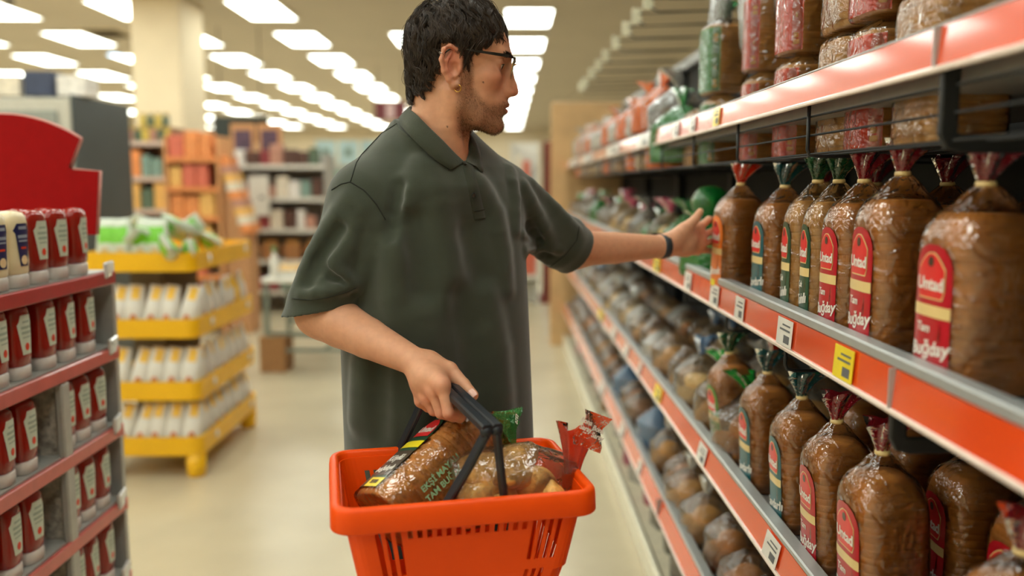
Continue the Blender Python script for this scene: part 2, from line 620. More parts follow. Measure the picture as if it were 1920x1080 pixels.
def loaf_rings(a, b, h, e, slices, n=28, g=.975, seed=0, top=.36):
    rng = random.Random(seed)
    rings = []
    for i in range(slices):
        z0, z1 = h * i / slices, h * (i + 1) / slices
        k = rng.uniform(.985, 1.01)
        dx, dy = rng.uniform(-.001, .001), rng.uniform(-.001, .001)
        for z, s in ((z0 + .0004, g), (z0 + .0022, 1), (z1 - .0022, 1), (z1 - .0004, g)):
            u = z / h
            dome = 1.0
            if u > .78:
                dome = 1 - top * ((u - .78) / .22) ** 2.2
            if u < .05:
                dome = 1 - .06 * ((.05 - u) / .05) ** 2
            rings.append(superring(a * s * k * dome, b * s * k * dome, z, n, e, dx, dy))
    return rings


def wrap_rings(a, b, h, e, n=36, seed=0, neck=.010, rise=.062, k=1.035, crease=.012, dome=False):
    last = .56 if dome else .86
    rng = random.Random(seed)
    ph = [rng.uniform(0, 6.28) for _ in range(8)]
    rings = []
    prof = [(.0, .86), (.004, .97), (.02, 1.0), (.12, 1.0), (.3, 1.0), (.5, 1.0), (.7, 1.0), (.80, 1.0), (.88, .96 if dome else 1.0), (.95, .86 if dome else .99), (1.0, .74 if dome else .95), (1.04, .56 if dome else .86)]
    for u, s in prof:
        ring = []
        for j, p in enumerate(superring(a * k * s, b * k * s, h * u, n, e)):
            t = 2 * math.pi * j / n
            w = 1 + crease * (math.sin(5 * t + ph[0] + u * 7) * .5 + math.sin(9 * t + ph[1] - u * 11) * .35 + math.sin(14 * t + ph[2]) * .2 * (u > .9))
            ring.append((p[0] * w, p[1] * w, p[2] - .001))
        rings.append(ring)
    m = 7
    for i in range(1, m + 1):
        q = i / m
        r = (1 - q) ** 1.25
        ring = []
        for j in range(n):
            t = 2 * math.pi * j / n
            base = superring(a * k * last, b * k * last, 0, n, e + (2 - e) * q)[j]
            pl = 1 + .16 * q * math.sin(9 * t + ph[3]) + .08 * q * math.sin(17 * t + ph[4])
            rr = r + (1 - r) * neck / a
            ring.append((base[0] * rr * pl, base[1] * rr * pl, h * 1.04 + rise * (1 - (1 - q) ** 1.6)))
        rings.append(ring)
    return rings


def tail_mesh(seed=0, r0=.010, r1=.040, length=.075, flat=.45, lean=(.3, .1)):
    rng = random.Random(seed)
    ph = [rng.uniform(0, 6.28) for _ in range(4)]
    n, m = 32, 8
    rings = []
    for i in range(m + 1):
        q = i / m
        r = r0 * (1 - .35 * math.sin(q * math.pi * .35)) + (r1 - r0) * q ** 1.3
        ring = []
        for j in range(n):
            t = 2 * math.pi * j / n
            pl = 1 + .28 * math.sin(6 * t + ph[0]) * (.4 + .6 * q) + .16 * math.sin(11 * t + ph[1]) * q
            ring.append((r * pl * math.cos(t) + lean[0] * length * q * q, r * flat * pl * math.sin(t) + lean[1] * length * q * q, length * q * (1 + .10 * math.sin(3 * t + ph[2]) * q)))
        rings.append(ring)
    return MB().loft(rings, True, False, False)


def on_front(y, z, lift=0.0, a=LA, b=LB, e=LE):
    t = min(abs(y) / (b * 1.035), .999)
    return (-(a * 1.035) * (1 - t ** e) ** (1 / e) - lift, y, z)


def front_patch(outline_lo, outline_hi, zs, lift, ny=9):
    """patch hugging the front of the loaf; half widths are given per height"""
    rows = []
    for z, (lo, hi) in zip(zs, zip(outline_lo, outline_hi)):
        rows.append([on_front(lo + (hi - lo) * i / (ny - 1), z, lift) for i in range(ny)])
    return MB().loft(rows, closed=False)


def front_text(name, body, size, yc, zc, lift, material, parent, shear=0.0, bold=0.0, rot=0.0, a=LA, b=LB, e=LE):
    me = text_mesh(body, size, .0002, 'CENTER', shear, bold)
    for v in me.vertices:
        x, z = v.co.x * math.cos(rot) - v.co.y * math.sin(rot), v.co.x * math.sin(rot) + v.co.y * math.cos(rot)
        p = on_front(yc - x, zc + z, lift, a, b, e)
        v.co = (p[0] - v.co.z, p[1], p[2])
    me.materials.append(material)
    return link(name, me, parent, None, False)


def make_labelled_loaf(script, label, tint, tailm, crust):
    o = thing('bagged_loaf', label, 'bread')
    MB().loft(loaf_rings(LA, LB, LH, LE, 19, g=.988, seed=3)).build('bread', crust, o, True)
    MB().loft(wrap_rings(LA, LB, LH, LE, seed=4, rise=.030, dome=True, crease=.016), True, True, False).build('wrapper', f_clear, o, True)
    t = tail_mesh(2, .010, .042, .050, .6, (.35, .1)).build('tail', tailm, o, True)
    t.location = (0, 0, LH * 1.04 + .028)
    MB().lathe([(.0115, -.004), (.0125, 0), (.0115, .004)], 14).build('clip', LAB['cream'], t, True)
    hw = .040
    zs = [.012, .05, .10, .15, .165, .178, .188, .193]
    ws = [hw, hw, hw, hw, hw * .97, hw * .86, hw * .62, hw * .25]
    lb = front_patch([-w for w in ws], ws, zs, .0006).build('label', LAB[tint], o, True)
    zs = [.122, .130, .150, .160, .170, .177, .181]
    ws = [.024, .028, .028, .028, .020, .012, .005]
    front_patch([-w - .0015 for w in ws], [w + .0015 for w in ws], [z + (.0015 if i else -.002) for i, z in enumerate(zs)], .0011).build('logo_border', LAB['cream'], lb, True)
    front_patch([-w for w in ws], ws, zs, .0016).build('logo', LAB['logo'], lb, True)
    front_patch([-.003, -.006, -.006, -.003], [.003, .006, .006, .003], [.164, .167, .173, .177], .0022, 5).build('crest', LAB['brown'], lb, True)
    front_text('logo_lettering', 'Untad', .0235, 0, .140, .0024, LAB['white'], lb, 0, .0006)
    front_patch([-hw] * 2, [hw] * 2, [.096, .112], .0012).build('cream_band', LAB['cream'], lb, True)
    if script[0]:
        front_text('lettering', script[0], .017, .012, .080, .0015, LAB['white'], lb, .15, .0003)
    front_text('lettering', script[1], .0265, 0, .052, .0015, LAB['white'], lb, .2, .0005, .12)
    front_patch([-hw * .2] * 2, [hw * .6] * 2, [.014, .030], .0014, 4).build('yellow_tab', LAB['yellow'], lb, True)
    return o


RED = make_labelled_loaf(('Tam', 'Buğday'), 'bagged loaf with red label', 'red', f_dred, m_crust)
TEAL = make_labelled_loaf(('', 'Çavdarlı'), 'bagged loaf with teal label', 'teal', f_teal, m_crust)
GREEN = make_labelled_loaf(('Çok', 'Tahıllı'), 'bagged loaf with dark green label', 'green', f_dgreen, m_crust2)
ORNG = make_labelled_loaf(('', 'Ekmek'), 'bagged loaf with orange label', 'orange', f_red, m_crust)
_used = {}


def put(proto, loc, rot=(0, 0, 0), label=None, group=None, scale=None, mats=None):
    """the first use moves the prototype itself, later ones copy it"""
    if proto.name not in _used and not mats:
        _used[proto.name] = 1
        proto.location = loc
        proto.rotation_euler = rot
        if scale is not None:
            proto.scale = scale if hasattr(scale, '__len__') else (scale,) * 3
        if label:
            proto['label'] = label
        if group:
            proto['group'] = group
        return proto
    return dup(proto, loc, rot, label, group, scale, mats)


def loaf_at(proto, px, z, label, dx=0.0, rz=0.0, tilt=0.0, sc=(1, 1, 1), lean=0.0, mats=None, group=None):
    """loaf whose label centre shows at pixel column px, standing on the shelf at height z"""
    y = PX(px, 600, XS + .03 + dx)[1]
    return put(proto, (XS + .03 + dx + LA * sc[0] * 1.04, y, z + .001), (lean, tilt, rz), label, group, sc, mats)


Z2, Z3 = 1.176, .729
loaf_at(RED, 1741, Z2, 'large bagged loaf with red label on chest-high shelf past the strip joint', 0, .02, 0, (1.05, 1.12, 1.0))
loaf_at(RED, 1606, Z2, 'bagged loaf with red label and crimson tail above the yellow tag', 0, -.03, .0, (1, 1.08, 1.06))
loaf_at(RED, 1543, Z2, 'bagged loaf with red label squeezed beside the dark green labels', 0, .05, .0, (1, .86, 1.02))
loaf_at(GREEN, 1501, Z2, 'slim bagged loaf with dark green label, next to the red labels', 0, .0, 0, (1, .62, 1.02), mats={'bread': m_crust2})
loaf_at(GREEN, 1466, Z2, 'slim bagged loaf with dark green label, next to the teal label', 0, -.04, 0, (1, .70, 1.02))
loaf_at(TEAL, 1412, Z2, 'bagged loaf with teal label on the chest-high shelf beside the grasped loaf', 0, .03, 0, (1, .95, .98))
loaf_at(ORNG, 1335, Z2, 'bagged loaf with orange label and red tail in the reaching hand', -.035, .10, .0, (.98, .95, 1.0), lean=.03)
loaf_at(RED, 1850, Z3, 'bagged loaf with red label, knee-high shelf, last below the wide bracket', .0, .0, .0, (1.05, 1.1, 1.0), group=None)
loaf_at(RED, 1612, Z3, 'bagged loaf with large red label on the knee-high shelf under the yellow tag', .0, .02, -.05, (1, 1.1, 1.04))
loaf_at(RED, 1532, Z3, 'bagged loaf with red label beside the teal loaves on the knee-high shelf', .0, .02, -.06, (1, .95, 1.04))
loaf_at(TEAL, 1466, Z3, 'bagged loaf with teal label between a red and a teal loaf, knee-high shelf', .0, .0, -.05, (1, .95, 1.02))
loaf_at(TEAL, 1404, Z3, 'bagged loaf with teal label beside the lime labelled loaf', .0, .05, -.05, (1, .95, 1.02))
loaf_at(GREEN, 1348, Z3, 'bagged loaf with lime green label, knee-high shelf', .0, .12, -.12, (1, .95, 1.0), mats={'label': LAB['lime'], 'bread': m_crust})
# second row behind, partly seen between the front loaves
for z, ys, nm in ((Z2, (1.25, 1.55, 1.85, 2.15), 'chest-high'), (Z3, (1.0, 1.2, 1.4, 1.62, 1.85), 'knee-high')):
    for y in ys:
        dup(RED, (.80, y, z + .001), (0, 0, RNG.uniform(-.1, .1)), 'bagged loaf in the back row of the %s shelf, behind the labelled loaves' % nm, 'back row loaves on the %s shelf' % nm)


# ---- stacks of toast packs on the top shelf
def make_toast(label, crust, filmm, a=.06, b=.06, h=.20, slices=15, side=None, tail=None):
    o = thing('toast_pack', label, 'bread')
    MB().loft(loaf_rings(a, b, h, 4.5, slices, g=.955, seed=8, top=.04)).build('bread', crust, o, True)
    MB().loft(wrap_rings(a, b, h, 4.5, seed=9, neck=.012, rise=.02), True, True, False).build('wrapper', f_clear, o, True)
    if side is not None:
        rows = []
        for z in np.linspace(.004, h * .96, 6):
            rows.append([(-(a * 1.04) * (1 - min(.999, abs(y) / (b * 1.05)) ** 4.5) ** (1 / 4.5) - .001, y, z) for y in np.linspace(-b * 1.03, b * 1.03, 9)])
        MB().loft(rows, closed=False).build('printed_film', side, o, True)
    if tail is not None:
        t = tail_mesh(5, .012, .03, .05).build('tail', tail, o, True)
        t.location = (0, 0, h * 1.04 + .018)
    return o


ZB = 1.506
TS_R = make_toast('toast pack red', m_crust2, f_red, side=f_red, tail=f_red)
TS_G = make_toast('toast pack green', m_crust2, f_green, side=f_green, tail=f_green)
TS_N = make_toast('toast pack plain', m_crust2, f_clear, a=.062, b=.075, h=.22)


def toast_at(p, y, z, label, x=.605, sc=1.0, rz=0.0, group=None):
    return put(p, (x + .06, y, z), (0, 0, rz), label, group, sc)


toast_at(TS_N, 1.30, ZB, 'lower pack of sliced toast by the wide basket bracket', group=None)
toast_at(TS_N, 1.30, ZB + .235, 'upper pack of sliced toast in glossy clear film above the wide bracket', rz=.05)
toast_at(TS_R, 1.50, ZB, 'lower toast pack in red film between the plain toast packs')
toast_at(TS_R, 1.50, ZB + .225, 'upper toast pack in red film between the plain toast packs', rz=.06)
toast_at(TS_N, 1.70, ZB, 'lower pack of wide sliced toast in the middle of the wire basket', x=.63)
toast_at(TS_N, 1.70, ZB + .235, 'upper pack of wide sliced toast in the middle of the wire basket', x=.63, rz=-.04)
toast_at(TS_R, 1.92, ZB, 'lower toast pack with red front panel', sc=(1, .9, 1))
toast_at(TS_R, 1.92, ZB + .225, 'upper toast pack with red front panel and red tail', sc=(1, .9, 1.05), rz=.08)
toast_at(TS_R, 2.20, ZB, 'lower narrow toast pack in red and white film', sc=(1, .75, 1))
toast_at(TS_R, 2.20, ZB + .225, 'upper narrow toast pack in red and white film', sc=(1, .75, .9), rz=-.06)
toast_at(TS_G, 2.66, ZB, 'lower toast pack with green film, beside the grey round bag', sc=(1, 1.1, .95))
toast_at(TS_G, 2.66, ZB + .215, 'upper toast pack with green film leaning above the shelf strip', sc=(1, 1.1, 1), rz=.12)
toast_at(TS_N, 2.92, ZB, 'plain toast pack behind the green film pack', sc=(.9, .8, .8))


# ---- soft bags with buns or flat breads
def blob(rx, ry, rz, seed, amp=.06, n=20, m=12, flatb=.35):
    rng = random.Random(seed)
    ph = [rng.uniform(0, 6.28) for _ in range(6)]
    rings = []
    for i in range(m + 1):
        f = math.pi * min(max(i / m, .012), .988)
        ring = []
        for j in range(n):
            t = 2 * math.pi * j / n
            w = 1 + amp * (math.sin(3 * t + ph[0] + 2 * f) + .6 * math.sin(5 * t + ph[1] - 3 * f) + .5 * math.sin(4 * f + ph[2]))
            z = -math.cos(f) * rz
            if z < 0:
                z *= 1 - flatb
            ring.append((rx * math.sin(f) ** .8 * math.cos(t) * w, ry * math.sin(f) ** .8 * math.sin(t) * w, z + rz * (1 - flatb)))
        rings.append(ring)
    return MB().loft(rings)


BUN = blob(.050, .047, .042, 1, .03)
ROLL = blob(.034, .076, .036, 2, .04)


def mesh_from(mb, name, material, smooth=True):
    o = mb.build(name, material, None, smooth)
    me = o.data
    bpy.data.objects.remove(o)
    return me


ME_BUN = {k: mesh_from(BUN, 'bun', m) for k, m in dict(brown=m_crust, gold=m_crust2, dark=m_crust3, pale=m_pale).items()}
ME_ROLL = {k: mesh_from(ROLL, 'roll', m) for k, m in dict(brown=m_crust, gold=m_crust2, dark=m_crust3, pale=m_pale).items()}
ME_WRAP = [mesh_from(MB().loft(wrap_rings(.085, .095, .115, 2.6, seed=20 + i, neck=.012, rise=.05, k=1.0, crease=.05), True, True, False), 'wrapper', f_haze) for i in range(4)]
ME_TAIL = [mesh_from(tail_mesh(30 + i, .012, .04, .055, .6, (.4 * (-1) ** i, .3)), 'tail', f_bgreen) for i in range(4)]


def bun_bag(kind, tailm, label, group, loc, rz, v=0, sc=1.0, wrapm=None, rolls=False, squash=1.0):
    o = thing('bun_bag', label, 'bread', loc, (0, 0, rz), group)
    o.scale = (sc, sc, sc * squash)
    src = (ME_ROLL if rolls else ME_BUN)[kind]
    spots = [(-.030, -.036, .004), (.030, -.035, .004), (-.029, .038, .004), (.031, .037, .004), (0, 0, .048)] if not rolls else [(-.042, 0, .003), (.0, .0, .003), (.042, 0, .003), (.0, .0, .045)]
    for i, s in enumerate(spots):
        b = bpy.data.objects.new('roll' if rolls else 'bun', src)
        COL.objects.link(b)
        b.parent = o
        b.location = s
        b.rotation_euler = (0, 0, i * 1.3 if not rolls else .1 * i)
    w = bpy.data.objects.new('wrapper', ME_WRAP[v % 4]); COL.objects.link(w); w.parent = o
    if wrapm is not None:
        w.material_slots[0].link = 'OBJECT'
        w.material_slots[0].material = wrapm
    if tailm is not None:
        t = bpy.data.objects.new('tail', ME_TAIL[v % 4]); COL.objects.link(t); t.parent = o
        t.location = (0, 0, .115 * 1.04 + .046)
        t.material_slots[0].link = 'OBJECT'
        t.material_slots[0].material = tailm
    return o


def bag_row(zshelf, y0, y1, step, rows, recipes, where, seed):
    rng = random.Random(seed)
    y = y0
    i = 0
    while y < y1:
        for r, x in enumerate(rows):
            kind, tm, tname, wm, rolls, desc = recipes[rng.randrange(len(recipes))]
            if (3.33 < y < 3.67 or 4.18 < y < 4.52) and x == .645 and zshelf == .346:
                continue
            lb = '%s with %s on the %s' % (desc, tname, where)
            if x > .75:
                lb = '%s with %s, %s, rear' % (desc, tname, where)
            lb = 'bag of ' + lb
            bun_bag(kind, tm, lb, lb, (x + rng.uniform(-.015, .015), y + rng.uniform(-.015, .015), zshelf + .001), rng.uniform(-.5, .5), rng.randrange(4), rng.uniform(.86, 1.02), wm, rolls, rng.uniform(.85, 1.1))
            i += 1
        y += step


# chest-high shelf beyond the loaves
bun_bag('pale', f_green, 'bag of pale rolls with a big round green knot beside the reaching hand', None, (.63, 2.56, Z2), .3, 0, 1.1, f_green)
o = bpy.data.objects.new('knot', mesh_from(blob(.05, .05, .045, 77, .05, 20, 12, 0), 'knot', f_green)); COL.objects.link(o)
kn = [q for q in bpy.data.objects if q.name.startswith('bun_bag')][-1]
o.parent = kn
o.location = (-.02, 0, .155)
bag_row(Z2, 2.78, 7.4, .26, (.64,), [('pale', f_green, 'green tail', f_green, True, 'pale rolls in green film'), ('gold', f_bgreen, 'bright green tail', f_haze, True, 'golden rolls'),
        ('pale', f_grey, 'grey tail', f_grey, False, 'pale buns in grey film'), ('pale', f_pink, 'pink tail', f_haze, False, 'pale buns')], 'chest-high shelf', 3)
# knee-high shelf beyond the lime labelled loaf
bun_bag('brown', f_bgreen, 'bag of brown buns with bright green tail at the lime labelled loaf', None, (.64, 2.18, Z3), .2, 1, 1.05)
bun_bag('gold', f_bgreen, 'bag of golden rolls with bright green tail behind the knee-high front row', None, (.83, 2.22, Z3 + .03), .5, 2, 1.1, None, True)
bun_bag('gold', f_bgreen, 'bag of golden buns with bright green tail, knee-high shelf by the red tail', None, (.65, 2.46, Z3), -.4, 3, 1.05)
bun_bag('gold', f_red, 'bag of golden rolls with red tail on the knee-high shelf', None, (.82, 2.55, Z3 + .03), .1, 0, 1.1, None, True)
bag_row(Z3, 2.72, 7.4, .22, (.645, .84), [('gold', None, 'a twisted end', None, False, 'golden buns'), ('pale', f_white, 'white tail', f_haze, False, 'pale buns'), ('gold', None, 'a sealed end', f_white, True, 'rolls in milky film'),
        ('brown', None, 'a creased end', None, True, 'brown rolls'), ('pale', f_blue, 'navy blue tail', f_haze, True, 'pale rolls')], 'knee-high shelf', 5)
# low shelf
bag_row(.346, .95, 2.40, .20, (.645, .86), [('brown', None, 'a twisted end', None, False, 'brown buns'), ('dark', None, 'a folded end', None, False, 'dark buns')], 'near low shelf', 8)
for i_, (y_, r_) in enumerate(((3.50, .3), (4.35, -.4))):
    bun_bag('brown', f_blue, ['bag of brown buns in blue film on the low shelf, nearer one', 'bag of brown buns in blue film on the low shelf, farther along'][i_], None, (.645, y_, .347), r_, i_, 1.0, f_blue)
bag_row(.346, 2.56, 7.4, .215, (.86, .645), [('brown', None, 'a twisted end', None, False, 'brown buns'), ('dark', None, 'a creased end', None, True, 'dark rolls'), ('brown', None, 'a knotted end', None, False, 'brown buns'),
        ('gold', f_dred, 'crimson tail', f_haze, True, 'golden rolls'), ('gold', f_white, 'white tail', f_haze, False, 'golden buns'), ('dark', None, 'a folded end', f_haze, False, 'dark buns')], 'low shelf', 9)
# floor deck
bag_row(.091, 1.3, 7.3, .25, (.66, .88), [('pale', None, 'a folded end', f_white, True, 'rolls in milky film'), ('gold', f_dred, 'crimson tail', f_haze, False, 'golden buns'), ('pale', None, 'a sealed end', f_grey, False, 'buns in grey film'),
        ('brown', f_pink, 'pink tail', f_pink, True, 'rolls in pink film')], 'floor deck', 12)
# high basket beyond the toast
bun_bag('dark', f_grey, 'round dark loaf in grey bag lying on the upper shelf', None, (.66, 3.30, ZB + .10), .4, 1, 1.25, f_grey)
bun_bag('gold', f_green, 'bag of golden rolls with green film in front of the grey bag', None, (.64, 3.12, ZB + .02), .7, 2, 1.2, f_green, True)
bag_row(ZB + .004, 3.45, 7.3, .24, (.65,), [('gold', f_orange, 'orange tail', f_orange, False, 'golden buns in orange film'), ('gold', f_orange, 'bright orange tail', f_haze, True, 'golden rolls'), ('pale', f_orange, 'tangerine tail', f_haze, False, 'pale buns')], 'upper shelf', 21)
bag_row(ZB + .17, 3.6, 7.2, .30, (.66,), [('gold', f_orange, 'orange tail', f_orange, False, 'golden buns in orange film'), ('pale', f_white, 'white tail', f_white, False, 'pale buns in milky film')], 'upper shelf pile', 22)
for i, (y, zt) in enumerate(((2.35, 1.80), (2.05, 1.83), (2.7, 1.82))):
    h_ = thing('hanging_pouch', ['white printed pouch hung on a peg hook', 'clear printed pouch hung on a peg hook', 'grey printed pouch hung on a peg hook'][i], 'pouch', (.66, y, zt))
    rows = []
    for z, w, d in ((0, .075, .004), (.03, .075, .022), (.12, .075, .03), (.22, .075, .022), (.27, .075, .003), (.30, .075, .002)):
        rows.append([(d * math.cos(q), w * math.copysign(abs(math.sin(q)) ** .6, math.sin(q)), z) for q in np.linspace(0, 2 * math.pi, 16, endpoint=False)])
    MB().loft(rows).build('pouch', [f_white, f_haze, f_grey][i], h_, True)
    MB().lathe([(.03, .08), (.04, .10), (.03, .12)], 14, sx=.4).build('filling', m_crust3, h_, True)
# ================================================================== ketchup gondola on the left
XL = -1.10
m_redstrip = mat('red_shelf_strip', (176, 44, 48), rough=.3, coat=.4)
m_pinkstrip = mat('pink_shelf_strip', (206, 96, 88), rough=.3, coat=.5)
m_gray = mat('light_grey_metal', (184, 184, 178), rough=.4, metal=.3)
m_header = mat('red_header_board', (160, 2, 6), rough=.6, var=.05, spec=.15)
m_headedge = mat('header_edge', (214, 150, 140), rough=.5)
KG = thing('sauce_gondola', 'sauce shelving with a red arched header board, filled with ketchup', 'shelving', (XL, 1.3, 0))


def kl(x, y, z):
    return (x - XL, y - 1.3, z)


KZ = [1.212, 1.000, .776, .556, .336, .116]
KY0, KY1 = 1.30, 2.385
MB().box(kl(XL - .30, (KY0 + KY1) / 2, .62), (.02, KY1 - KY0, 1.24)).build('back_panel', mat('perforated_back', (150, 146, 136), rough=.7, var=.5, nscale=90), KG)
for i, z in enumerate(KZ):
    s = MB().box(kl(XL - .15, (KY0 + KY1) / 2, z - .010), (.29, KY1 - KY0, .020)).build('shelf', m_gray, KG)
    MB().box(kl(XL + .002, (KY0 + KY1) / 2, z - .020), (.012, KY1 - KY0, .036), None, .003).build('price_strip', m_redstrip if i == 0 else m_pinkstrip, s)
    MB().box(kl(XL + .004, KY1 - .03, z + .004), (.012, .075, .044), Matrix.Rotation(.2, 3, 'Z'), .004).build('tag_holder', mat('clear_holder', (214, 214, 208), rough=.15, coat=.5), s)
pz = KZ[1] - .04
MB().box(kl(XL - .004, 2.085, pz / 2), (.020, .040, pz), None, .004).build('upright', m_gray, KG)
MB().box(kl(XL - .15, 2.085, pz / 2), (.28, .012, pz)).build('divider', mat('pebble_divider', (168, 162, 150), rough=.8, var=.5, nscale=70), KG)
MB().box(kl(XL - .16, KY1 + .02, .60), (.30, .02, 1.20)).build('end_panel', m_gray, KG)
MB().box(kl(XL - .15, (KY0 + KY1) / 2, .04), (.28, KY1 - KY0, .08)).build('plinth', m_gray, KG)
# header board facing the camera end
hy = 2.44
A = [P(-330, 400, hy), P(-330, 320, hy), P(-280, 314, hy), P(-295, 258, hy)]
arc = [P(x, 214 + 46 * ((x - 0) / 150.0) ** 2 * (1 if x > 0 else .38), hy) for x in np.linspace(-290, 149, 26)]
tail_ = [P(149, 262, hy), P(129, 313, hy), P(136, 318, hy), P(185, 321, hy), P(180, 440, hy)]
out = [A[0], A[1], A[2]] + arc + tail_
out.append(P(-330, 440, hy))
fr = [kl(*p) for p in out]
bk = [(p[0], p[1] + .018, p[2]) for p in fr]
mb = MB()
n = len(fr)
mb.add(fr + bk, [tuple(range(n)), tuple(range(n, 2 * n))[::-1]])
hb = mb.build('header_board', m_header, KG)
edge = fr[3:-1]
MB().tube([(p[0], p[1] + .009, p[2]) for p in edge], .0055, 6).build('edge_trim', m_headedge, hb, True)


def bottle(name, label, cat, bodym, capm, build_label):
    o = thing(name, label, cat)
    prof = [(.030, .024, .030), (.036, .027, .034), (.0375, .029, .06), (.0365, .028, .09), (.0375, .029, .125), (.038, .029, .150), (.036, .027, .163), (.030, .021, .172), (.016, .011, .176), (.002, .002, .177)]
    MB().loft([superring(d, w, z, 24, 2.6) for w, d, z in prof]).build('body', bodym, o, True)
    MB().loft([superring(a * .8, a, z, 24, 2.8) for a, z in ((.027, .0), (.0335, .001), (.0335, .026), (.0315, .031), (.028, .032))]).build('cap', capm, o, True)
    build_label(o)
    return o


def bl_x(y, z, lift):
    w, d = .0375, .029
    t = min(abs(y) / w, .98)
    return d * (1 - t ** 2.6) ** (1 / 2.6) + lift


def bl_patch(outline, lift, z0=0):
    """fan patch on the +x face of a bottle"""
    c = (sum(p[0] for p in outline) / len(outline), sum(p[1] for p in outline) / len(outline))
    rings = []
    for k in (1.0, .66, .33, .02):
        rings.append([(bl_x(c[0] + (p[0] - c[0]) * k, 0, lift), c[0] + (p[0] - c[0]) * k, c[1] + (p[1] - c[1]) * k + z0) for p in outline])
    return MB().loft(rings, True, False, True)


m_ketch = mat('ketchup_red', (150, 26, 12), rough=.22, var=.06, coat=.4)
m_mayo = mat('mayonnaise_cream', (240, 224, 184), rough=.3, var=.03, coat=.3)
m_cap = mat('white_cap', (228, 224, 218), rough=.35)
m_klab = mat('pale_green_label', (206, 214, 194), rough=.4)
m_tom = mat('tomato_print', (222, 62, 26), rough=.4)
m_navy = mat('navy_label', (22, 30, 84), rough=.4)
m_gtxt = mat('grey_green_print', (160, 174, 156), rough=.5)
m_egg = mat('egg_print', (236, 206, 160), rough=.5)
m_ltxt = mat('light_grey_print', (150, 158, 176), rough=.5)


def sub(outline, n=6):
    o = []
    for a, b in zip(outline, outline[1:] + outline[:1]):
        for i in range(n):
            o.append((a[0] + (b[0] - a[0]) * i / n, a[1] + (b[1] - a[1]) * i / n))
    return o


def klabel(o):
    key = sub([(-.016, .058), (.016, .058), (.027, .128), (.022, .136), (.018, .150), (-.018, .150), (-.022, .136), (-.027, .128)], 3)
    lb = bl_patch(key, .0006).build('label', m_klab, o, True)
    bl_patch([(.008 * math.cos(t), .076 + .009 * math.sin(t)) for t in np.linspace(0, 6.28, 16, endpoint=False)], .0013).build('tomato', m_tom, lb, True)
    for z, w, h in ((.134, .013, .005), (.121, .018, .006), (.109, .017, .006), (.098, .014, .003)):
        bl_patch(sub([(-w, z - h / 2), (w, z - h / 2), (w, z + h / 2), (-w, z + h / 2)], 3), .0012).build('print', m_gtxt, lb, True)


def mlabel(o):
    key = sub([(-.013, .050), (.013, .050), (.022, .125), (.027, .132), (.018, .148), (-.018, .148), (-.027, .132), (-.022, .125)], 3)
    lb = bl_patch(key, .0006).build('label', m_navy, o, True)
    bl_patch([(.011 * math.cos(t), .064 + .011 * math.sin(t)) for t in np.linspace(0, 6.28, 16, endpoint=False)], .0013).build('egg', m_egg, lb, True)
    for z, w, h, mm_ in ((.138, .014, .007, m_ltxt), (.118, .017, .007, m_ltxt), (.108, .015, .004, m_ltxt), (.092, .009, .005, m_tom)):
        bl_patch(sub([(-w, z - h / 2), (w, z - h / 2), (w, z + h / 2), (-w, z + h / 2)], 3), .0012).build('print', mm_, lb, True)


KB = bottle('ketchup_bottle', 'k', 'bottle', m_ketch, m_cap, klabel)
MBT = bottle('mayonnaise_bottle', 'm', 'bottle', m_mayo, m_cap, mlabel)
names = ['top', 'second', 'third', 'fourth', 'fifth', 'lowest']
rg = random.Random(4)
for i, z in enumerate(KZ):
    far = [y for y in (2.068, 2.165, 2.270)] if i == 1 else ([2.055, 2.150, 2.256] if i == 0 else [2.135, 2.215, 2.305])
    near = [1.970, 1.886, 1.80, 1.71] if i == 0 else [1.955, 1.865, 1.77, 1.68]
    for y in far + near:
        mayo = i == 0 and y in near
        pr = MBT if mayo else KB
        if mayo:
            lb, gp = 'cream mayonnaise bottle with navy label on the top shelf', 'mayonnaise bottles on the top shelf'
        else:
            side = '' if i < 2 else (' beyond the grey upright' if y in far else ' before the grey upright')
            lb = 'red ketchup bottle with pale label, %s shelf%s' % (names[i], side)
            gp = 'ketchup bottles, %s shelf%s' % (names[i], side)
        put(pr, (XL - .038, y, z + .0005), (0, 0, rg.uniform(-.12, .12)), lb, gp)
        if i < 4:
            lb2 = lb.replace('bottle with', 'bottle in the rear row with')
            dup(pr, (XL - .115, y + rg.uniform(-.01, .01), z + .0005), (0, 0, rg.uniform(-.2, .2)), lb2, gp + ', rear row')

# ================================================================== yellow tray stand
m_yel = mat('yellow_plastic', (240, 184, 8), rough=.35, var=.05, nscale=4)
m_core = mat('grey_core', (120, 112, 96), rough=.7)
YX1, YX0, YY0, YY1 = -1.50, -2.04, 4.10, 5.06
YS = thing('tray_stand', 'yellow four-tier plastic tray stand full of snack bags', 'display stand', (YX1, YY0, 0))


def yl(x, y, z):
    return (x - YX1, y - YY0, z)


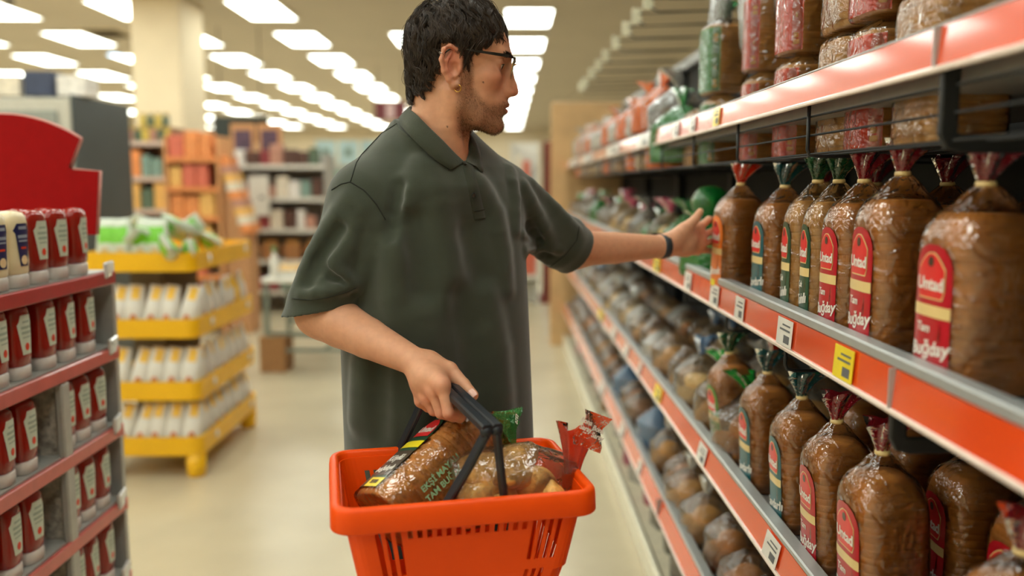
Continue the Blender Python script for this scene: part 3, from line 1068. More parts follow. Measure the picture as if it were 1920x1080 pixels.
YT = [.115, .395, .705, 1.030]
for i, z in enumerate(YT):
    ins = .0
    t = MB().box(yl((YX0 + YX1) / 2, (YY0 + YY1) / 2, z + .01), (YX1 - YX0 - .02, YY1 - YY0 - .02, .012)).build('tray', m_yel, YS)
    mb = MB()
    r_ = .05
    cs = [(YX1 - r_, YY0 + r_, -90), (YX1 - r_, YY1 - r_, 0), (YX0 + r_, YY1 - r_, 90), (YX0 + r_, YY0 + r_, 180)]
    ol, il = [], []
    for (x, y, a0) in cs:
        for k in range(5):
            a = math.radians(a0 + 90 * k / 4)
            ol.append((x + r_ * math.cos(a), y + r_ * math.sin(a)))
            il.append((x + (r_ - .014) * math.cos(a), y + (r_ - .014) * math.sin(a)))
    h = .092
    mb.loft([[yl(*p, z) for p in ol], [yl(*p, z + h) for p in ol], [yl(*p, z + h) for p in il], [yl(*p, z + .004) for p in il], [yl(*p, z) for p in ol]], True, False, False)
    mb.build('rim', m_yel, t, False)
    for (x, y) in ((YX1 + .001, YY0 + .22), (YX1 + .001, YY1 - .14)):
        sk = MB().lathe([(.022, 0), (.022, .003), (.001, .004)], 14).build('sticker', m_white, t, True)
        sk.rotation_euler = (0, math.pi / 2, 0)
        sk.location = yl(x, y, z + .05)
for (x, y) in ((YX1 - .05, YY0 + .05), (YX1 - .05, YY1 - .05), (YX0 + .05, YY0 + .05), (YX0 + .05, YY1 - .05)):
    MB().lathe([(.040, 0), (.046, .01), (.050, .12)], 14, yl(x, y, 0)).build('foot', m_yel, YS, True)
MB().box(yl((YX0 + YX1) / 2 - .06, (YY0 + YY1) / 2, .60), (.16, .50, 1.0)).build('core', m_core, YS)


def pouch(label, base, accent, dot, zr=(.165, .228, .024)):
    o = thing('snack_bag', label, 'snack bag')
    rows = []
    for z, w, d in ((0, .050, .006), (.02, .055, .030), (.08, .056, .040), (.15, .052, .030), (.21, .046, .010), (.235, .046, .002)):
        rows.append([(w * math.copysign(abs(math.cos(q)) ** .7, math.cos(q)), d * math.sin(q), z) for q in np.linspace(0, 2 * math.pi, 20, endpoint=False)])
    MB().loft(rows).build('bag', base, o, True)

    def dd(z):
        return np.interp(z, [0, .02, .08, .15, .21, .235], [.006, .030, .040, .030, .010, .002])
    for sgn in (-1, 1):
        rr = []
        for z in np.linspace(zr[0], zr[1], 7):
            d = dd(z)
            rr.append([(x, sgn * (d * math.sqrt(max(0, 1 - (abs(x) / .058) ** 2.6)) + .0014), z) for x in np.linspace(-zr[2], zr[2], 7)])
        MB().loft(rr, closed=False).build('print', accent, o, True)
        pts = [(.018 * math.cos(t), .075 + .018 * math.sin(t)) for t in np.linspace(0, 6.28, 14, endpoint=False)]
        rings = [[(x * k, sgn * (dd(z) * math.sqrt(max(0, 1 - (abs(x * k) / .058) ** 2.6)) + .0016), .075 + (z - .075) * k) for x, z in pts] for k in (1, .5, .05)]
        MB().loft(rings, True, False, True).build('emblem', dot, o, True)
    return o


m_bagw = mat('white_foil', (222, 220, 212), rough=.3, var=.06, nscale=40, bump=.3, bscale=60, coat=.3)
m_bagy = mat('yellow_print', (236, 190, 50), rough=.35)
m_bagg = mat('green_print', (112, 196, 40), rough=.35)
m_baglg = mat('silver_green_foil', (206, 216, 200), rough=.3, var=.08, nscale=40, bump=.3, bscale=60)
m_bagt = mat('tan_foil', (214, 190, 140), rough=.35, bump=.3, bscale=60)
m_dot = mat('orange_print', (206, 110, 46), rough=.4)
m_dgr = mat('dark_green_print', (36, 92, 54), rough=.4)
PY = pouch('white snack bag', m_bagw, m_bagy, m_dot)
PG = pouch('green snack bag', m_baglg, m_bagg, m_bagt, (.115, .195, .036))
PO = pouch('amber snack bag', m_bagy, m_dot, m_bagw)
tiers = ['lowest', 'second', 'third', 'top']
rg = random.Random(8)
for i, z in enumerate(YT):
    zz = z + .018
    pr, cn = (PY, 'white and yellow') if i < 3 else (PG, 'white and green')
    if i < 3:
        for k in range(6):
            x = YX1 - .075 - k * .085
            put(pr, (x, YY0 + .060, zz), (-.10, .12 + rg.uniform(-.05, .12), rg.uniform(-.2, .2)), '%s snack bag standing along the front of the %s yellow tray' % (cn, tiers[i]), 'front bags, %s tray' % tiers[i], (.85, 1, 1.0))
        for k in range(7):
            y = YY0 + .18 + k * .115
            q = PO if (k == 5 and i == 2) else pr
            put(q, (YX1 - .060, y, zz), (0, rg.uniform(.0, .3), math.pi / 2 + rg.uniform(-.2, .2)),
                '%s snack bag along the aisle side of the %s yellow tray' % ('amber' if q is PO else cn, tiers[i]), 'aisle side bags, %s tray' % tiers[i], (.9, 1, .96))
    else:
        for k in range(4):
            put(PG, (YX0 + .10 + k * .08, YY0 + .07, zz), (-.1, rg.uniform(-.1, .2), 0), 'white and green snack bag standing upright in the top yellow tray', 'upright bags, top tray')
        lay = [(-1.64, 4.20, .05, .9), (-1.72, 4.30, .10, -.8), (-1.60, 4.33, .06, 1.3), (-1.70, 4.45, .16, .6), (-1.62, 4.52, .12, -.9), (-1.58, 4.64, .06, .5), (-1.72, 4.62, .14, 1.0), (-1.60, 4.80, .05, -.6), (-1.68, 4.92, .05, .4), (-1.85, 4.4, .1, .3), (-1.85, 4.7, .1, -.5)]
        for k, (x, y, dz, a) in enumerate(lay):
            q = PO if k in (7, 8) else PG
            put(q, (x, y, zz + dz), (1.15 if k % 2 else .9, a, rg.uniform(-.5, .5)), '%s snack bag lying heaped in the top yellow tray' % ('amber' if q is PO else 'white and green'), 'heaped bags, top tray')
# ================================================================== behind: cooler, racks, far gondolas, table
rb = random.Random(31)
PAL = [(232, 146, 84), (236, 184, 104), (216, 112, 88), (230, 220, 200), (150, 60, 66), (90, 110, 90), (60, 70, 96), (222, 196, 90), (190, 140, 120), (130, 160, 150), (236, 232, 226), (90, 60, 50)]
PALN = ['orange', 'amber', 'red', 'ivory', 'maroon', 'sage', 'navy', 'yellow', 'rose', 'mint', 'white', 'brown']
PM_ = [mat('carton_' + n, c, rough=.5, var=.2, nscale=25) for n, c in zip(PALN, PAL)]


def carton_mesh(w, d, h, m):
    return mesh_from(MB().box((0, 0, h / 2), (w, d, h), None, .006), 'carton', m, False)


_cm = {}


def carton(ci, w, d, h, loc, where, rz=0.0, kind='carton'):
    key = (ci, round(w, 2), round(d, 2), round(h, 2))
    if key not in _cm:
        _cm[key] = carton_mesh(w, d, h, PM_[ci])
    o = bpy.data.objects.new(kind, _cm[key])
    COL.objects.link(o)
    o.location = loc
    o.rotation_euler = (0, 0, rz)
    lb = '%s product %s on %s' % (PALN[ci], kind, where)
    return tag(o, lb, kind, lb)


def jar(ci, r, h, loc, where):
    key = ('jar', ci, r, h)
    if key not in _cm:
        _cm[key] = (mesh_from(MB().lathe([(r * .9, 0), (r, .01), (r, h * .7), (r * .75, h * .8), (r * .75, h * .82)], 16), 'glass', PM_[ci]),
                    mesh_from(MB().lathe([(r * .8, h * .82), (r * .8, h), (r * .7, h * 1.01)], 16), 'lid', mat('gold_lid', (190, 160, 70), rough=.3, metal=.7)))
    lb = '%s jar with gold lid on %s' % (PALN[ci], where)
    o = thing('jar', lb, 'jar', loc, (0, 0, 0), lb)
    for nm, me in zip(('glass', 'lid'), _cm[key]):
        q = bpy.data.objects.new(nm, me); COL.objects.link(q); q.parent = o


def rack(name, label, x0, x1, y0, y1, zs, edge, bodym, top=None):
    """open shelving whose front (toward the camera) is at y0"""
    o = thing(name, label, 'shelving', (x0, y0, 0))
    H_ = top or zs[-1] + .3
    MB().box(((x1 - x0) / 2, y1 - y0 - .01, H_ / 2), (x1 - x0, .02, H_)).build('back_panel', bodym, o)
    for s in (0.012, x1 - x0 - .012):
        MB().box((s, (y1 - y0) / 2, H_ / 2), (.024, y1 - y0, H_)).build('side_panel', bodym, o)
    for z in zs:
        s = MB().box(((x1 - x0) / 2, (y1 - y0) / 2, z - .012), (x1 - x0 - .05, y1 - y0 - .02, .024)).build('shelf', m_gray, o)
        MB().box(((x1 - x0) / 2, -.004, z - .02), (x1 - x0 - .03, .012, .045)).build('price_strip', edge, s)
    return o


def fill(x0, x1, y, zs, where, cols, hmin, hmax, wmin, wmax, d=.14, gap=.012):
    for z in zs:
        x = x0 + .04
        while x < x1 - .06:
            w = round(rb.uniform(wmin, wmax), 2)
            h = round(rb.uniform(hmin, hmax), 2)
            if x + w > x1 - .03:
                break
            carton(rb.choice(cols), w, d, h, (x + w / 2, y + d / 2 + .02, z + .001), where)
            x += w + gap


# tall cooler with a dark side
m_slate = mat('slate_panel', (70, 78, 80), rough=.35, var=.15, nscale=1.5)
CO = thing('display_cooler', 'tall cooler cabinet with dark slate side panel behind the red header', 'cooler', (-2.98, 6.0, 0))
MB().box((-.60, .43, 1.02), (1.18, .86, 2.04), None, .01).build('body', mat('pale_grey_enamel', (196, 194, 182), rough=.4), CO)
MB().box((.002, .43, 1.03), (.02, .88, 2.06), None, .004).build('side_panel', m_slate, CO)
MB().box((-.60, -.012, 1.15), (1.0, .02, 1.6), None, .006).build('door', mat('cooler_glass', (150, 156, 150), rough=.12), CO)
MB().box((-.14, -.032, 1.1), (.02, .02, .5), None, .006).build('handle', m_gray, CO)
for k, ci in enumerate((0, 0, 3, 6, 10)):
    carton(ci, .20, .2, .14 + .03 * (k % 2), (-3.95 + k * .23, 6.2, 2.061), 'top of the tall cooler', 0, 'carton')

# jar rack beside the cooler
z_ = [.35, .75, 1.20, 1.52, 1.865]
rack('jar_rack', 'red edged shelf rack of jars and cartons at the cream column', -3.76, -3.26, 8.5, 8.9, z_, mat('pale_red_edge', (214, 190, 176), rough=.4), mat('brown_rack', (156, 110, 80), rough=.6), 2.0)
for k in range(6):
    jar([8, 5, 7][k % 3], .035, .14, (-3.70 + k * .076, 8.56, 1.866), 'the top shelf of the jar rack')
    jar([7, 5, 8][k % 3], .035, .14, (-3.67 + k * .076, 8.72, 1.866), 'the rear top shelf of the jar rack')
for k in range(4):
    jar([7, 5][k % 2], .034, .13, (-3.60 + k * .076, 8.64, 2.015), 'the stacked top row of the jar rack')
fill(-3.76, -3.26, 8.5, z_[:-1], 'the jar rack', [0, 1, 6, 9, 3, 5], .16, .26, .08, .13)

# rack of orange and pink snack packs stepping down to the right
z2 = [.30, .58, .86, 1.14, 1.42, 1.70]
rack('snack_rack', 'stepped rack of orange and pink snack packs before the cream column', -3.24, -2.72, 8.2, 8.6, z2, PM_[0], mat('orange_rack', (226, 166, 112), rough=.6), 1.9)
fill(-3.24, -2.72, 8.2, z2, 'the snack rack', [0, 1, 8, 0, 2], .18, .25, .10, .15)
st = thing('snack_side_rack', 'low sloping side rack heaped with orange packs', 'shelving', (-2.70, 8.25, 0))
MB().loft([[(0, 0, 0), (.22, 0, 0), (.22, 0, .9), (0, 0, 1.62)], [(0, .3, 0), (.22, .3, 0), (.22, .3, .9), (0, .3, 1.62)]]).build('body', mat('kraft_board', (190, 140, 96), rough=.8, var=.2), st)
for k in range(9):
    t = (k + .5) / 9
    carton([0, 8, 1, 3][k % 4], .12, .26, .09, (-2.70 + .22 * t, 8.36, 1.62 - .72 * t + .04), 'the sloping side rack')

# far gondola with poster, baskets and framed pictures
z3 = [.25, .60, .95, 1.30, 1.66]
rack('far_gondola', 'white far gondola with a plain white notice and framed pictures on top', -3.05, -2.00, 9.6, 10.1, z3, m_white, mat('grey_rack', (170, 166, 158), rough=.6), 1.78)
fill(-3.05, -2.0, 9.6, [z3[0], z3[2], z3[3], z3[4]], 'the white far gondola', [5, 11, 3, 8, 4, 10, 9], .14, .24, .08, .16)
for k in range(4):
    o = thing('bread_crate', 'tan wicker crate of loaves low on the white far gondola', 'crate', (-2.92 + k * .25, 9.72, .601), (0, 0, 0), 'tan crates on the far gondola')
    MB().loft([superring(.09, .08, 0, 20, 5), superring(.11, .10, .16, 20, 5), superring(.10, .09, .16, 20, 5), superring(.085, .075, .012, 20, 5)], True, True, True).build('crate', mat('wicker', (176, 124, 78), rough=.8, var=.3, nscale=60), o)
    for q in range(3):
        MB().lathe([(.002, 0), (.03, .01), (.035, .08), (.025, .14), (.002, .16)], 12, (-.05 + q * .05, 0, .07)).build('loaf', m_crust2, o, True)
nt_ = thing('white_notice', 'plain white notice board hung on the far gondola', 'notice', (-2.74, 9.56, 1.32))
MB().box((0, 0, 0), (.22, .012, .44)).build('sheet', m_white, nt_)
MB().box((.03, -.007, -.02), (.05, .002, .03)).build('mark', m_ink, nt_)
for k, x in enumerate((-2.98, -2.68)):
    o = thing('framed_picture', ['tan framed dark picture above the far gondola, by the column', 'tan framed dark picture above the far gondola, by the screen'][k], 'picture', (x + .03, 9.75, 1.782))
    MB().box((0, 0, .17), (.27, .03, .34)).build('frame', mat('tan_frame', (206, 150, 100), rough=.6), o)
    MB().box((0, -.017, .16), (.19, .006, .22)).build('print', mat('dark_print', (88, 66, 84), rough=.6, var=.5, nscale=12), o)

# more gondolas down the hall
for gi, (x0, x1, y0, hh, nm) in enumerate(((-3.0, -1.75, 13.0, 1.75, 'pale middle gondola'), (-2.9, -.9, 18.0, 1.9, 'long distant gondola'), (-8.6, -5.4, 13.0, 1.9, 'gondola beyond the cooler'), (-1.2, .2, 24.0, 1.8, 'remote gondola at the far wall'), (-7.0, -4.2, 20.0, 1.9, 'remote gondola behind the column'))):
    zz = [.2, .2 + (hh - .2) * .25, .2 + (hh - .2) * .5, .2 + (hh - .2) * .75]
    rack('far_gondola', '%s of mixed groceries' % nm, x0, x1, y0, y0 + .5, zz, m_white, mat('pale_rack', (196, 190, 178), rough=.6), hh)
    fill(x0, x1, y0, zz, 'the ' + nm, list(range(12)), .18, .32, .10, .22)
    if gi == 0:
        b_ = thing('promo_board', 'pale blue printed boards above the middle gondola', 'sign', (-2.35, 13.0, 1.78))
        for k in range(3):
            MB().box((-.35 + k * .34, 0, .14), (.30, .02, .36)).build('board', mat('pale_blue_board', (176, 204, 208), rough=.5, var=.15, nscale=6), b_)
            MB().box((-.35 + k * .34, -.012, .14), (.10, .004, .10)).build('emblem', PM_[5], b_)

# steel table with pastry trays, a carton below
TB = thing('bakery_table', 'steel framed table with white top and pastry trays', 'table', (-1.86, 6.5, 0))
MB().box((.55, .35, .715), (1.12, .72, .035), None, .006).build('table_top', m_white, TB)
m_tub = mat('steel_tube', (120, 130, 122), rough=.4, metal=.5)
for x in (.02, 1.08):
    for y in (.02, .68):
        MB().box((x, y, .35), (.035, .035, .70)).build('leg', m_tub, TB)
for z, y in ((.30, .02), (.17, .02), (.30, .68), (.17, .68)):
    MB().box((.55, y, z), (1.06, .028, .028)).build('crossbar', m_tub, TB)
MB().bar([(.45, .02, .17), (.62, .02, .30)], .022, .022).build('brace', m_tub, TB)
for k in range(4):
    o = thing('pastry_tray', 'white tray of golden pastries on the steel table', 'tray', (-1.72 + k * .26, 6.72, .734), (0, 0, 0), 'pastry trays on the steel table')
    MB().loft([superring(.10, .14, 0, 24, 5), superring(.115, .155, .05, 24, 5), superring(.108, .148, .05, 24, 5), superring(.095, .135, .006, 24, 5)]).build('tray', m_white, o)
    for q in range(6):
        b_ = bpy.data.objects.new('pastry', ME_BUN['gold' if k % 2 else 'pale']); COL.objects.link(b_); b_.parent = o
        b_.location = (-.045 + .09 * (q % 2), -.09 + .09 * (q // 2), .012)
o = thing('cake_dome', 'grey glass cake dome on the steel table', 'dome', (-1.36, 6.98, .734))
MB().lathe([(.13, .0), (.13, .012), (.001, .014)], 24).build('plate', m_white, o, True)
MB().lathe([(.115, .014), (.115, .10), (.09, .16), (.03, .19), (.015, .21), (.002, .22)], 24).build('cover', mat('smoky_glass', (140, 142, 138), rough=.1, trans=.4), o, True)
o = thing('cleaner_bottle', 'white bottle with green cap on the steel table', 'bottle', (-1.78, 6.56, .734))
MB().lathe([(.03, 0), (.032, .01), (.032, .15), (.012, .18), (.012, .2)], 18).build('body', m_white, o, True)
MB().lathe([(.016, .2), (.016, .235), (.012, .24)], 18).build('cap', PM_[5] if False else mat('green_cap', (30, 140, 80), rough=.4), o, True)
o = thing('cardboard_box', 'brown cardboard box under the steel table', 'box', (-1.80, 6.62, 0))
MB().box((0, 0, .14), (.20, .26, .28), None, .004).build('carton', mat('cardboard', (150, 108, 66), rough=.85, var=.15), o)
MB().box((0, 0, .282), (.05, .262, .004)).build('tape', mat('brown_tape', (176, 140, 96), rough=.3), o)

# dark red stand with orange packs at the end of the bread aisle
RS = thing('red_stand', 'dark red display stand beyond the end of the bread aisle', 'display stand', (.47, 10.4, 0))
m_dr = mat('brick_red_panel', (128, 52, 40), rough=.6)
MB().box((.10, .15, .98), (.22, .3, 1.96), None, .01).build('panel', m_dr, RS)
MB().box((.10, .15, .04), (.30, .38, .08)).build('base', m_dr, RS)
z5 = [.35, .75, 1.15, 1.50]
rack('pack_rack', 'white rack of red and orange packs beside the dark red stand', .06, .40, 10.3, 10.6, z5, m_white, m_white, 1.95)
fill(.06, .40, 10.3, z5, 'the white pack rack', [2, 0, 2, 3], .22, .30, .07, .10)
# ================================================================== orange shopping basket
m_bask = mat('orange_basket_plastic', (250, 84, 4), rough=.42, var=.04, nscale=6, spec=.28)
m_hand = mat('black_handle_plastic', (26, 32, 38), rough=.38)
BA = math.radians(12)
BC = np.array([-.086, 1.412])
BU = np.array([math.cos(BA), math.sin(BA)])
BV = np.array([-math.sin(BA), math.cos(BA)])
RIM = P(868, 935, 1.272)[2]
BW, BD, BH, RIMH = .205, .148, .225, .040
TAPW, TAPD = .155, .105
BK = thing('shopping_basket', 'orange plastic shopping basket with black handles holding two bags of bread', 'basket', (BC[0], BC[1], RIM - BH), (0, 0, BA))


def wall_mesh(u0, u1, slots, nz, outf, thick=.0028):
    """panel in (s, h) space with rectangular holes; outf maps (s, h, depth) to a point"""
    ss = sorted(set([u0, u1] + [x for s in slots for x in (s[0], s[1])]))
    hs = sorted(set([0.0, 1.0] + [x for s in slots for x in (s[2], s[3])]))
    # refine
    S = []
    for a, b in zip(ss[:-1], ss[1:]):
        k = max(1, int((b - a) / .03))
        S += [a + (b - a) * i / k for i in range(k)]
    S.append(ss[-1])
    mb = MB()
    hole = lambda s, h: any(a < s < b and c < h < d for a, b, c, d in slots)
    cell = {}
    for i in range(len(S) - 1):
        for j in range(len(hs) - 1):
            cell[(i, j)] = not hole((S[i] + S[i + 1]) / 2, (hs[j] + hs[j + 1]) / 2)
    nS, nH = len(S), len(hs)
    vs = [outf(S[i], hs[j], 0) for i in range(nS) for j in range(nH)] + [outf(S[i], hs[j], thick) for i in range(nS) for j in range(nH)]
    off = nS * nH
    ix = lambda i, j: i * nH + j
    fs = []
    for (i, j), ok in cell.items():
        if not ok:
            continue
        q = [ix(i, j), ix(i + 1, j), ix(i + 1, j + 1), ix(i, j + 1)]
        fs.append(q)
        fs.append([k + off for k in q[::-1]])
        for (di, dj, e) in ((-1, 0, (0, 3)), (1, 0, (1, 2)), (0, -1, (0, 1)), (0, 1, (3, 2))):
            if not cell.get((i + di, j + dj), False):
                a, b = q[e[0]], q[e[1]]
                fs.append([a, b, b + off, a + off])
    return mb.add(vs, fs)


def half(h):
    step = .006 if h < .40 else 0.0         # the lower part steps in
    return TAPW + (BW - .010 - TAPW) * h - step, TAPD + (BD - .010 - TAPD) * h - step


CR = .030


def long_wall(sgn):
    def f(s, h, d):
        w, dd = half(h)
        return (s * (w - CR) / (.195 - CR), sgn * (dd - d), h * (BH - .012))
    slots = []
    for k in range(13):
        c = -.096 + k * .016
        slots.append((c - .0042, c + .0042, .76, .885))
    for k in range(3):
        c = -.148 + k * .0165
        slots.append((c - .0046, c + .0046, .46, .885))
        slots.append((c - .0046, c + .0046, .12, .40))
    for k in range(4):
        c = .113 + k * .0145
        slots.append((c - .0040, c + .0040, .50, .885))
        if k < 3:
            slots.append((c - .0040, c + .0040, .18, .42))
    return wall_mesh(-.165, .165, slots, 0, f)


def short_wall(sgn):
    def f(s, h, d):
        w, dd = half(h)
        return (sgn * (w - d), s * (dd - CR) / (.138 - CR), h * (BH - .012))
    slots = []
    for k in range(9):
        c = -.080 + k * .020
        slots.append((c - .0055, c + .0055, .10, .42))
    for k in range(9):
        c = -.080 + k * .020
        slots.append((c - .0055, c + .0055, .70, .86))
    return wall_mesh(-.108, .108, slots, 0, f)


for s in (-1, 1):
    long_wall(s).build('long_wall', m_bask, BK)
    short_wall(s).build('end_wall', m_bask, BK)
for sx in (-1, 1):
    for sy in (-1, 1):
        rings = []
        for h in (0, .2, .399, .401, .6, .8, 1):
            w, d = half(h)
            ro = []
            for k in range(7):
                a = math.pi / 2 * k / 6
                ro.append((sx * (w - CR + CR * math.cos(a)), sy * (d - CR + CR * math.sin(a)), h * (BH - .012)))
            for k in range(6, -1, -1):
                a = math.pi / 2 * k / 6
                ro.append((sx * (w - CR + (CR - .0028) * math.cos(a)), sy * (d - CR + (CR - .0028) * math.sin(a)), h * (BH - .012)))
            rings.append(ro)
        MB().loft(rings).build('corner', m_bask, BK, False)
w, d = half(0)
MB().loft([superring(w - .001, d - .001, 0, 40, 6), superring(w - .001, d - .001, .003, 40, 6)]).build('bottom', m_bask, BK)


def rrect(a, b, r, n=8):
    o = []
    for cx_, cy_, a0 in ((a - r, b - r, 0), (-a + r, b - r, 90), (-a + r, -b + r, 180), (a - r, -b + r, 270)):
        for k in range(n + 1):
            t = math.radians(a0 + 90 * k / n)
            o.append((cx_ + r * math.cos(t), cy_ + r * math.sin(t)))
    return o


prof = [(-.0105, .000 - RIMH + .022), (-.0105, -.0045), (-.008, -.001), (-.004, .0), (.002, -.001), (.0048, -.005), (.0062, -.014), (.0070, -RIMH + .002), (.0058, -RIMH), (.0040, -RIMH + .002), (.0030, -.010), (-.006, -.010), (-.007, -RIMH + .022)]
rings = []
for (o_, z) in prof:
    rings.append([(x, y, BH + z) for x, y in rrect(BW + o_, BD + o_, .032 + o_)])
rings.append(rings[0])
MB().loft(rings, True, False, False).build('rim', m_bask, BK, True)
# scuffed reinforcing lug under the front rim
MB().box((-.004, -BD + .004, BH - RIMH - .002), (.014, .006, .010), None, .002).build('lug', m_bask, BK)

# handles: two bows that meet over the middle
INV = Matrix.Translation(Vector((BC[0], BC[1], RIM - BH))) @ Matrix.Rotation(BA, 4, 'Z')
INV = INV.inverted()


def bl(p):
    return INV @ Vector(p)


gn, gf = P(921, 802, 1.277), P(818, 704, 1.515)
gd = (gf - gn) / np.linalg.norm(gf - gn)
gs = np.cross(gd, [0, 0, 1.0])
gs /= np.linalg.norm(gs)
GRIP_N, GRIP_F, GRIP_S = gn, gf, gs
for s, pn, pf in ((-1, P(838, 944, 1.292), P(747, 848, 1.535)), (1, P(946, 938, 1.300), P(864, 846, 1.545))):
    o_ = gs * .0088 * s
    a0, a1 = gn + o_, gf + o_
    dn = np.array([0, 0, -.014])
    arm_n = MB().bar([bl(pn), bl(pn + (a0 + dn - pn) * .5), bl(a0 + dn * .6)], .0195, .0090, tuple(BU[:2]) + (0.0,)).build('handle', m_hand, BK)
    MB().bar([bl(pf), bl(pf + (a1 + dn - pf) * .5), bl(a1 + dn * .6)], .0195, .0090, tuple(BU[:2]) + (0.0,)).build('arm', m_hand, arm_n)
    MB().bar([bl(a0 - gd * .006), bl(a0), bl((a0 + a1) / 2), bl(a1), bl(a1 + gd * .006)], .0165, .0150, (0, 0, 1), .2).build('grip', m_hand, arm_n)
    for q in (a0, a1):
        el = MB().lathe([(.004, -.009), (.0085, -.007), (.0095, 0), (.0085, .007), (.004, .009)], 14).build('elbow', m_hand, arm_n, True)
        el.location = bl(q + dn * .35)
        el.rotation_euler = (0, math.pi / 2, 0)

# ---- sliced brown loaf in a clear bag, leaning in the basket
L1 = thing('sliced_loaf_bag', 'sliced brown loaf in a clear bag with green and brown label, in the basket', 'bread')
a, b, h = .060, .070, .240
MB().loft(loaf_rings(a, b, h, 3.6, 19, n=40, g=.955, seed=41, top=.30)).build('bread', mat('sliced_crust', (208, 140, 64), rough=.65, var=.3, nscale=60, bump=.5, bscale=220), L1, True)
MB().loft(wrap_rings(a, b, h, 3.6, n=56, seed=44, rise=.030, dome=True, crease=.02, k=1.045), True, True, False).build('wrapper', f_clear, L1, True)
t = tail_mesh(46, .010, .040, .055, .55, (.1, .1)).build('tail', f_green, L1, True)
t.rotation_euler = (0, 1.0, 0)
t.location = (0, 0, h * 1.04 + .028)
me = text_mesh('taze', .016, .0002, 'CENTER', .1)
tl = link('tail_print', me, t, LAB['white'], False)
tl.rotation_euler = (1.3, .2, -.6)
tl.location = (-.006, -.026, .04)
# printed film: label strip on the edge between two faces, green block lettering on the broad face


def side_x(yv, zv, lift):
    tt = min(abs(yv) / (b * 1.045), .999)
    return (-(a * 1.045) * (1 - tt ** 3.6) ** (1 / 3.6) - lift, yv, zv)


def side_patch(y0, y1, z0, z1, lift, m, name, parent, tops=None):
    rows = []
    for i in range(7):
        z = z0 + (z1 - z0) * i / 6
        k = 1 if tops is None else tops[i]
        c = (y0 + y1) / 2
        rows.append([side_x(c + (y0 - c) * k + (y1 - y0) * k * j / 8, z, lift) for j in range(9)])
    return MB().loft(rows, closed=False).build(name, m, parent, True)


lb = side_patch(-.030, .044, .012, .205, .0006, LAB['green'], 'label', L1, [1, 1, 1, 1, .98, .85, .4])
side_patch(-.022, .036, .142, .188, .0016, LAB['logo'], 'logo', lb, [1, 1.05, 1.05, 1, .9, .7, .3])
side_patch(-.030, .044, .112, .130, .0013, LAB['yellow'], 'cream_band', lb)
side_patch(-.030, .044, .040, .104, .0012, LAB['brown'], 'brown_band', lb)
side_patch(-.030, .020, .012, .034, .0012, LAB['yellow'], 'yellow_tab', lb)


def side_text(body, size, yc, zc, lift, m, shear=0.0, bold=0.0, rot=0.0):
    me = text_mesh(body, size, .0002, 'CENTER', shear, bold)
    for v in me.vertices:
        x, z = v.co.x * math.cos(rot) - v.co.y * math.sin(rot), v.co.x * math.sin(rot) + v.co.y * math.cos(rot)
        p = side_x(yc - x, zc + z, lift)
        v.co = (p[0] - v.co.z, p[1], p[2])
    return link('lettering', me, lb, m, False)


side_text('Untad', .022, .007, .160, .0024, LAB['white'], 0, .0005)
side_text('Köylü', .022, .007, .083, .0020, LAB['white'], .2, .0004, .1)
side_text('buğdaylı', .018, .007, .056, .0020, LAB['white'], .2, .0004, .1)
side_text('%100', .012, -.005, .023, .0020, LAB['brown'], 0, .0003)
# block letters running up the broad face (towards -y)
for k, (body_, sz) in enumerate((('EKŞİ MAYALI', .015), ('TAM BUĞDAY', .015))):
    me = text_mesh(body_, sz, .0002, 'CENTER', 0, .0004)
    yv = -(b * 1.045) - .0009
    for v in me.vertices:
        v.co = (-.016 + k * .018 - v.co.y, yv - v.co.z, .100 + v.co.x)
    link('lettering', me, lb, LAB['mint'], False)
L1.rotation_mode = 'QUATERNION'
p0, p1 = Vector(P(722, 975, 1.385)), Vector(P(838, 862, 1.478))
zax = (p1 - p0).normalized()
want = Vector((-.85, -.35, .62))
xax = -(want - zax * want.dot(zax)).normalized()
yax = zax.cross(xax)
Rm = Matrix((xax, yax, zax)).transposed()
L1.rotation_quaternion = Rm.to_quaternion()
L1.location = p0

# ---- bag of golden pastries with a red tail
L2 = thing('pastry_bag', 'golden braided pastries in a clear bag with an orange red printed tail, in the basket', 'bread')
m_past = mat('golden_pastry', (226, 168, 86), rough=.5, var=.4, nscale=45, bump=.9, bscale=90)
PM = [mesh_from(blob(.036, .075, .032, 60 + i, .10, 26, 16, .1), 'pastry', m_past) for i in range(2)]
for i, (x, y, z, r1, r2) in enumerate(((-.055, -.01, .0, .3, .2), (-.008, .01, .012, -.2, -.3), (.035, -.005, .004, .25, .2), (-.03, .0, .038, .8, .1), (.015, .005, .040, -.5, -.1))):
    q = bpy.data.objects.new('pastry', PM[i % 2]); COL.objects.link(q); q.parent = L2
    q.location = (x, y, z); q.rotation_euler = (.1, r2, r1)
# bag lying on its side: axis along +x
rings = wrap_rings(.060, .070, .150, 2.6, n=48, seed=61, neck=.014, rise=.06, k=1.0, crease=.06)
mb = MB().loft([[(p[2] - .095, p[1], p[0] + .045) for p in r] for r in rings], True, True, False)
mb.build('wrapper', f_haze, L2, True)
tm = tail_mesh(63, .013, .036, .080, .42, (.0, .0))
tt = tm.build('tail', f_red, L2, True)
tt.location = (.108, -.01, .040)
tt.rotation_euler = (0, .30, .2)
m_tail = film('orange_red_film', (255, 150, 90), base=.06, opacity=.88, col=(232, 70, 14))
fl = MB()
rows = []
for i in range(7):
    rows.append([((j / 6 - .5) * .052, .010 * math.sin(i * 1.1 + j * .7), i / 6 * .062) for j in range(7)])
fl.loft(rows, closed=False)
f2 = fl.build('tail_flap', m_tail, tt, True)
f2.location = (.010, -.018, .048)
f2.rotation_euler = (.1, .2, .1)
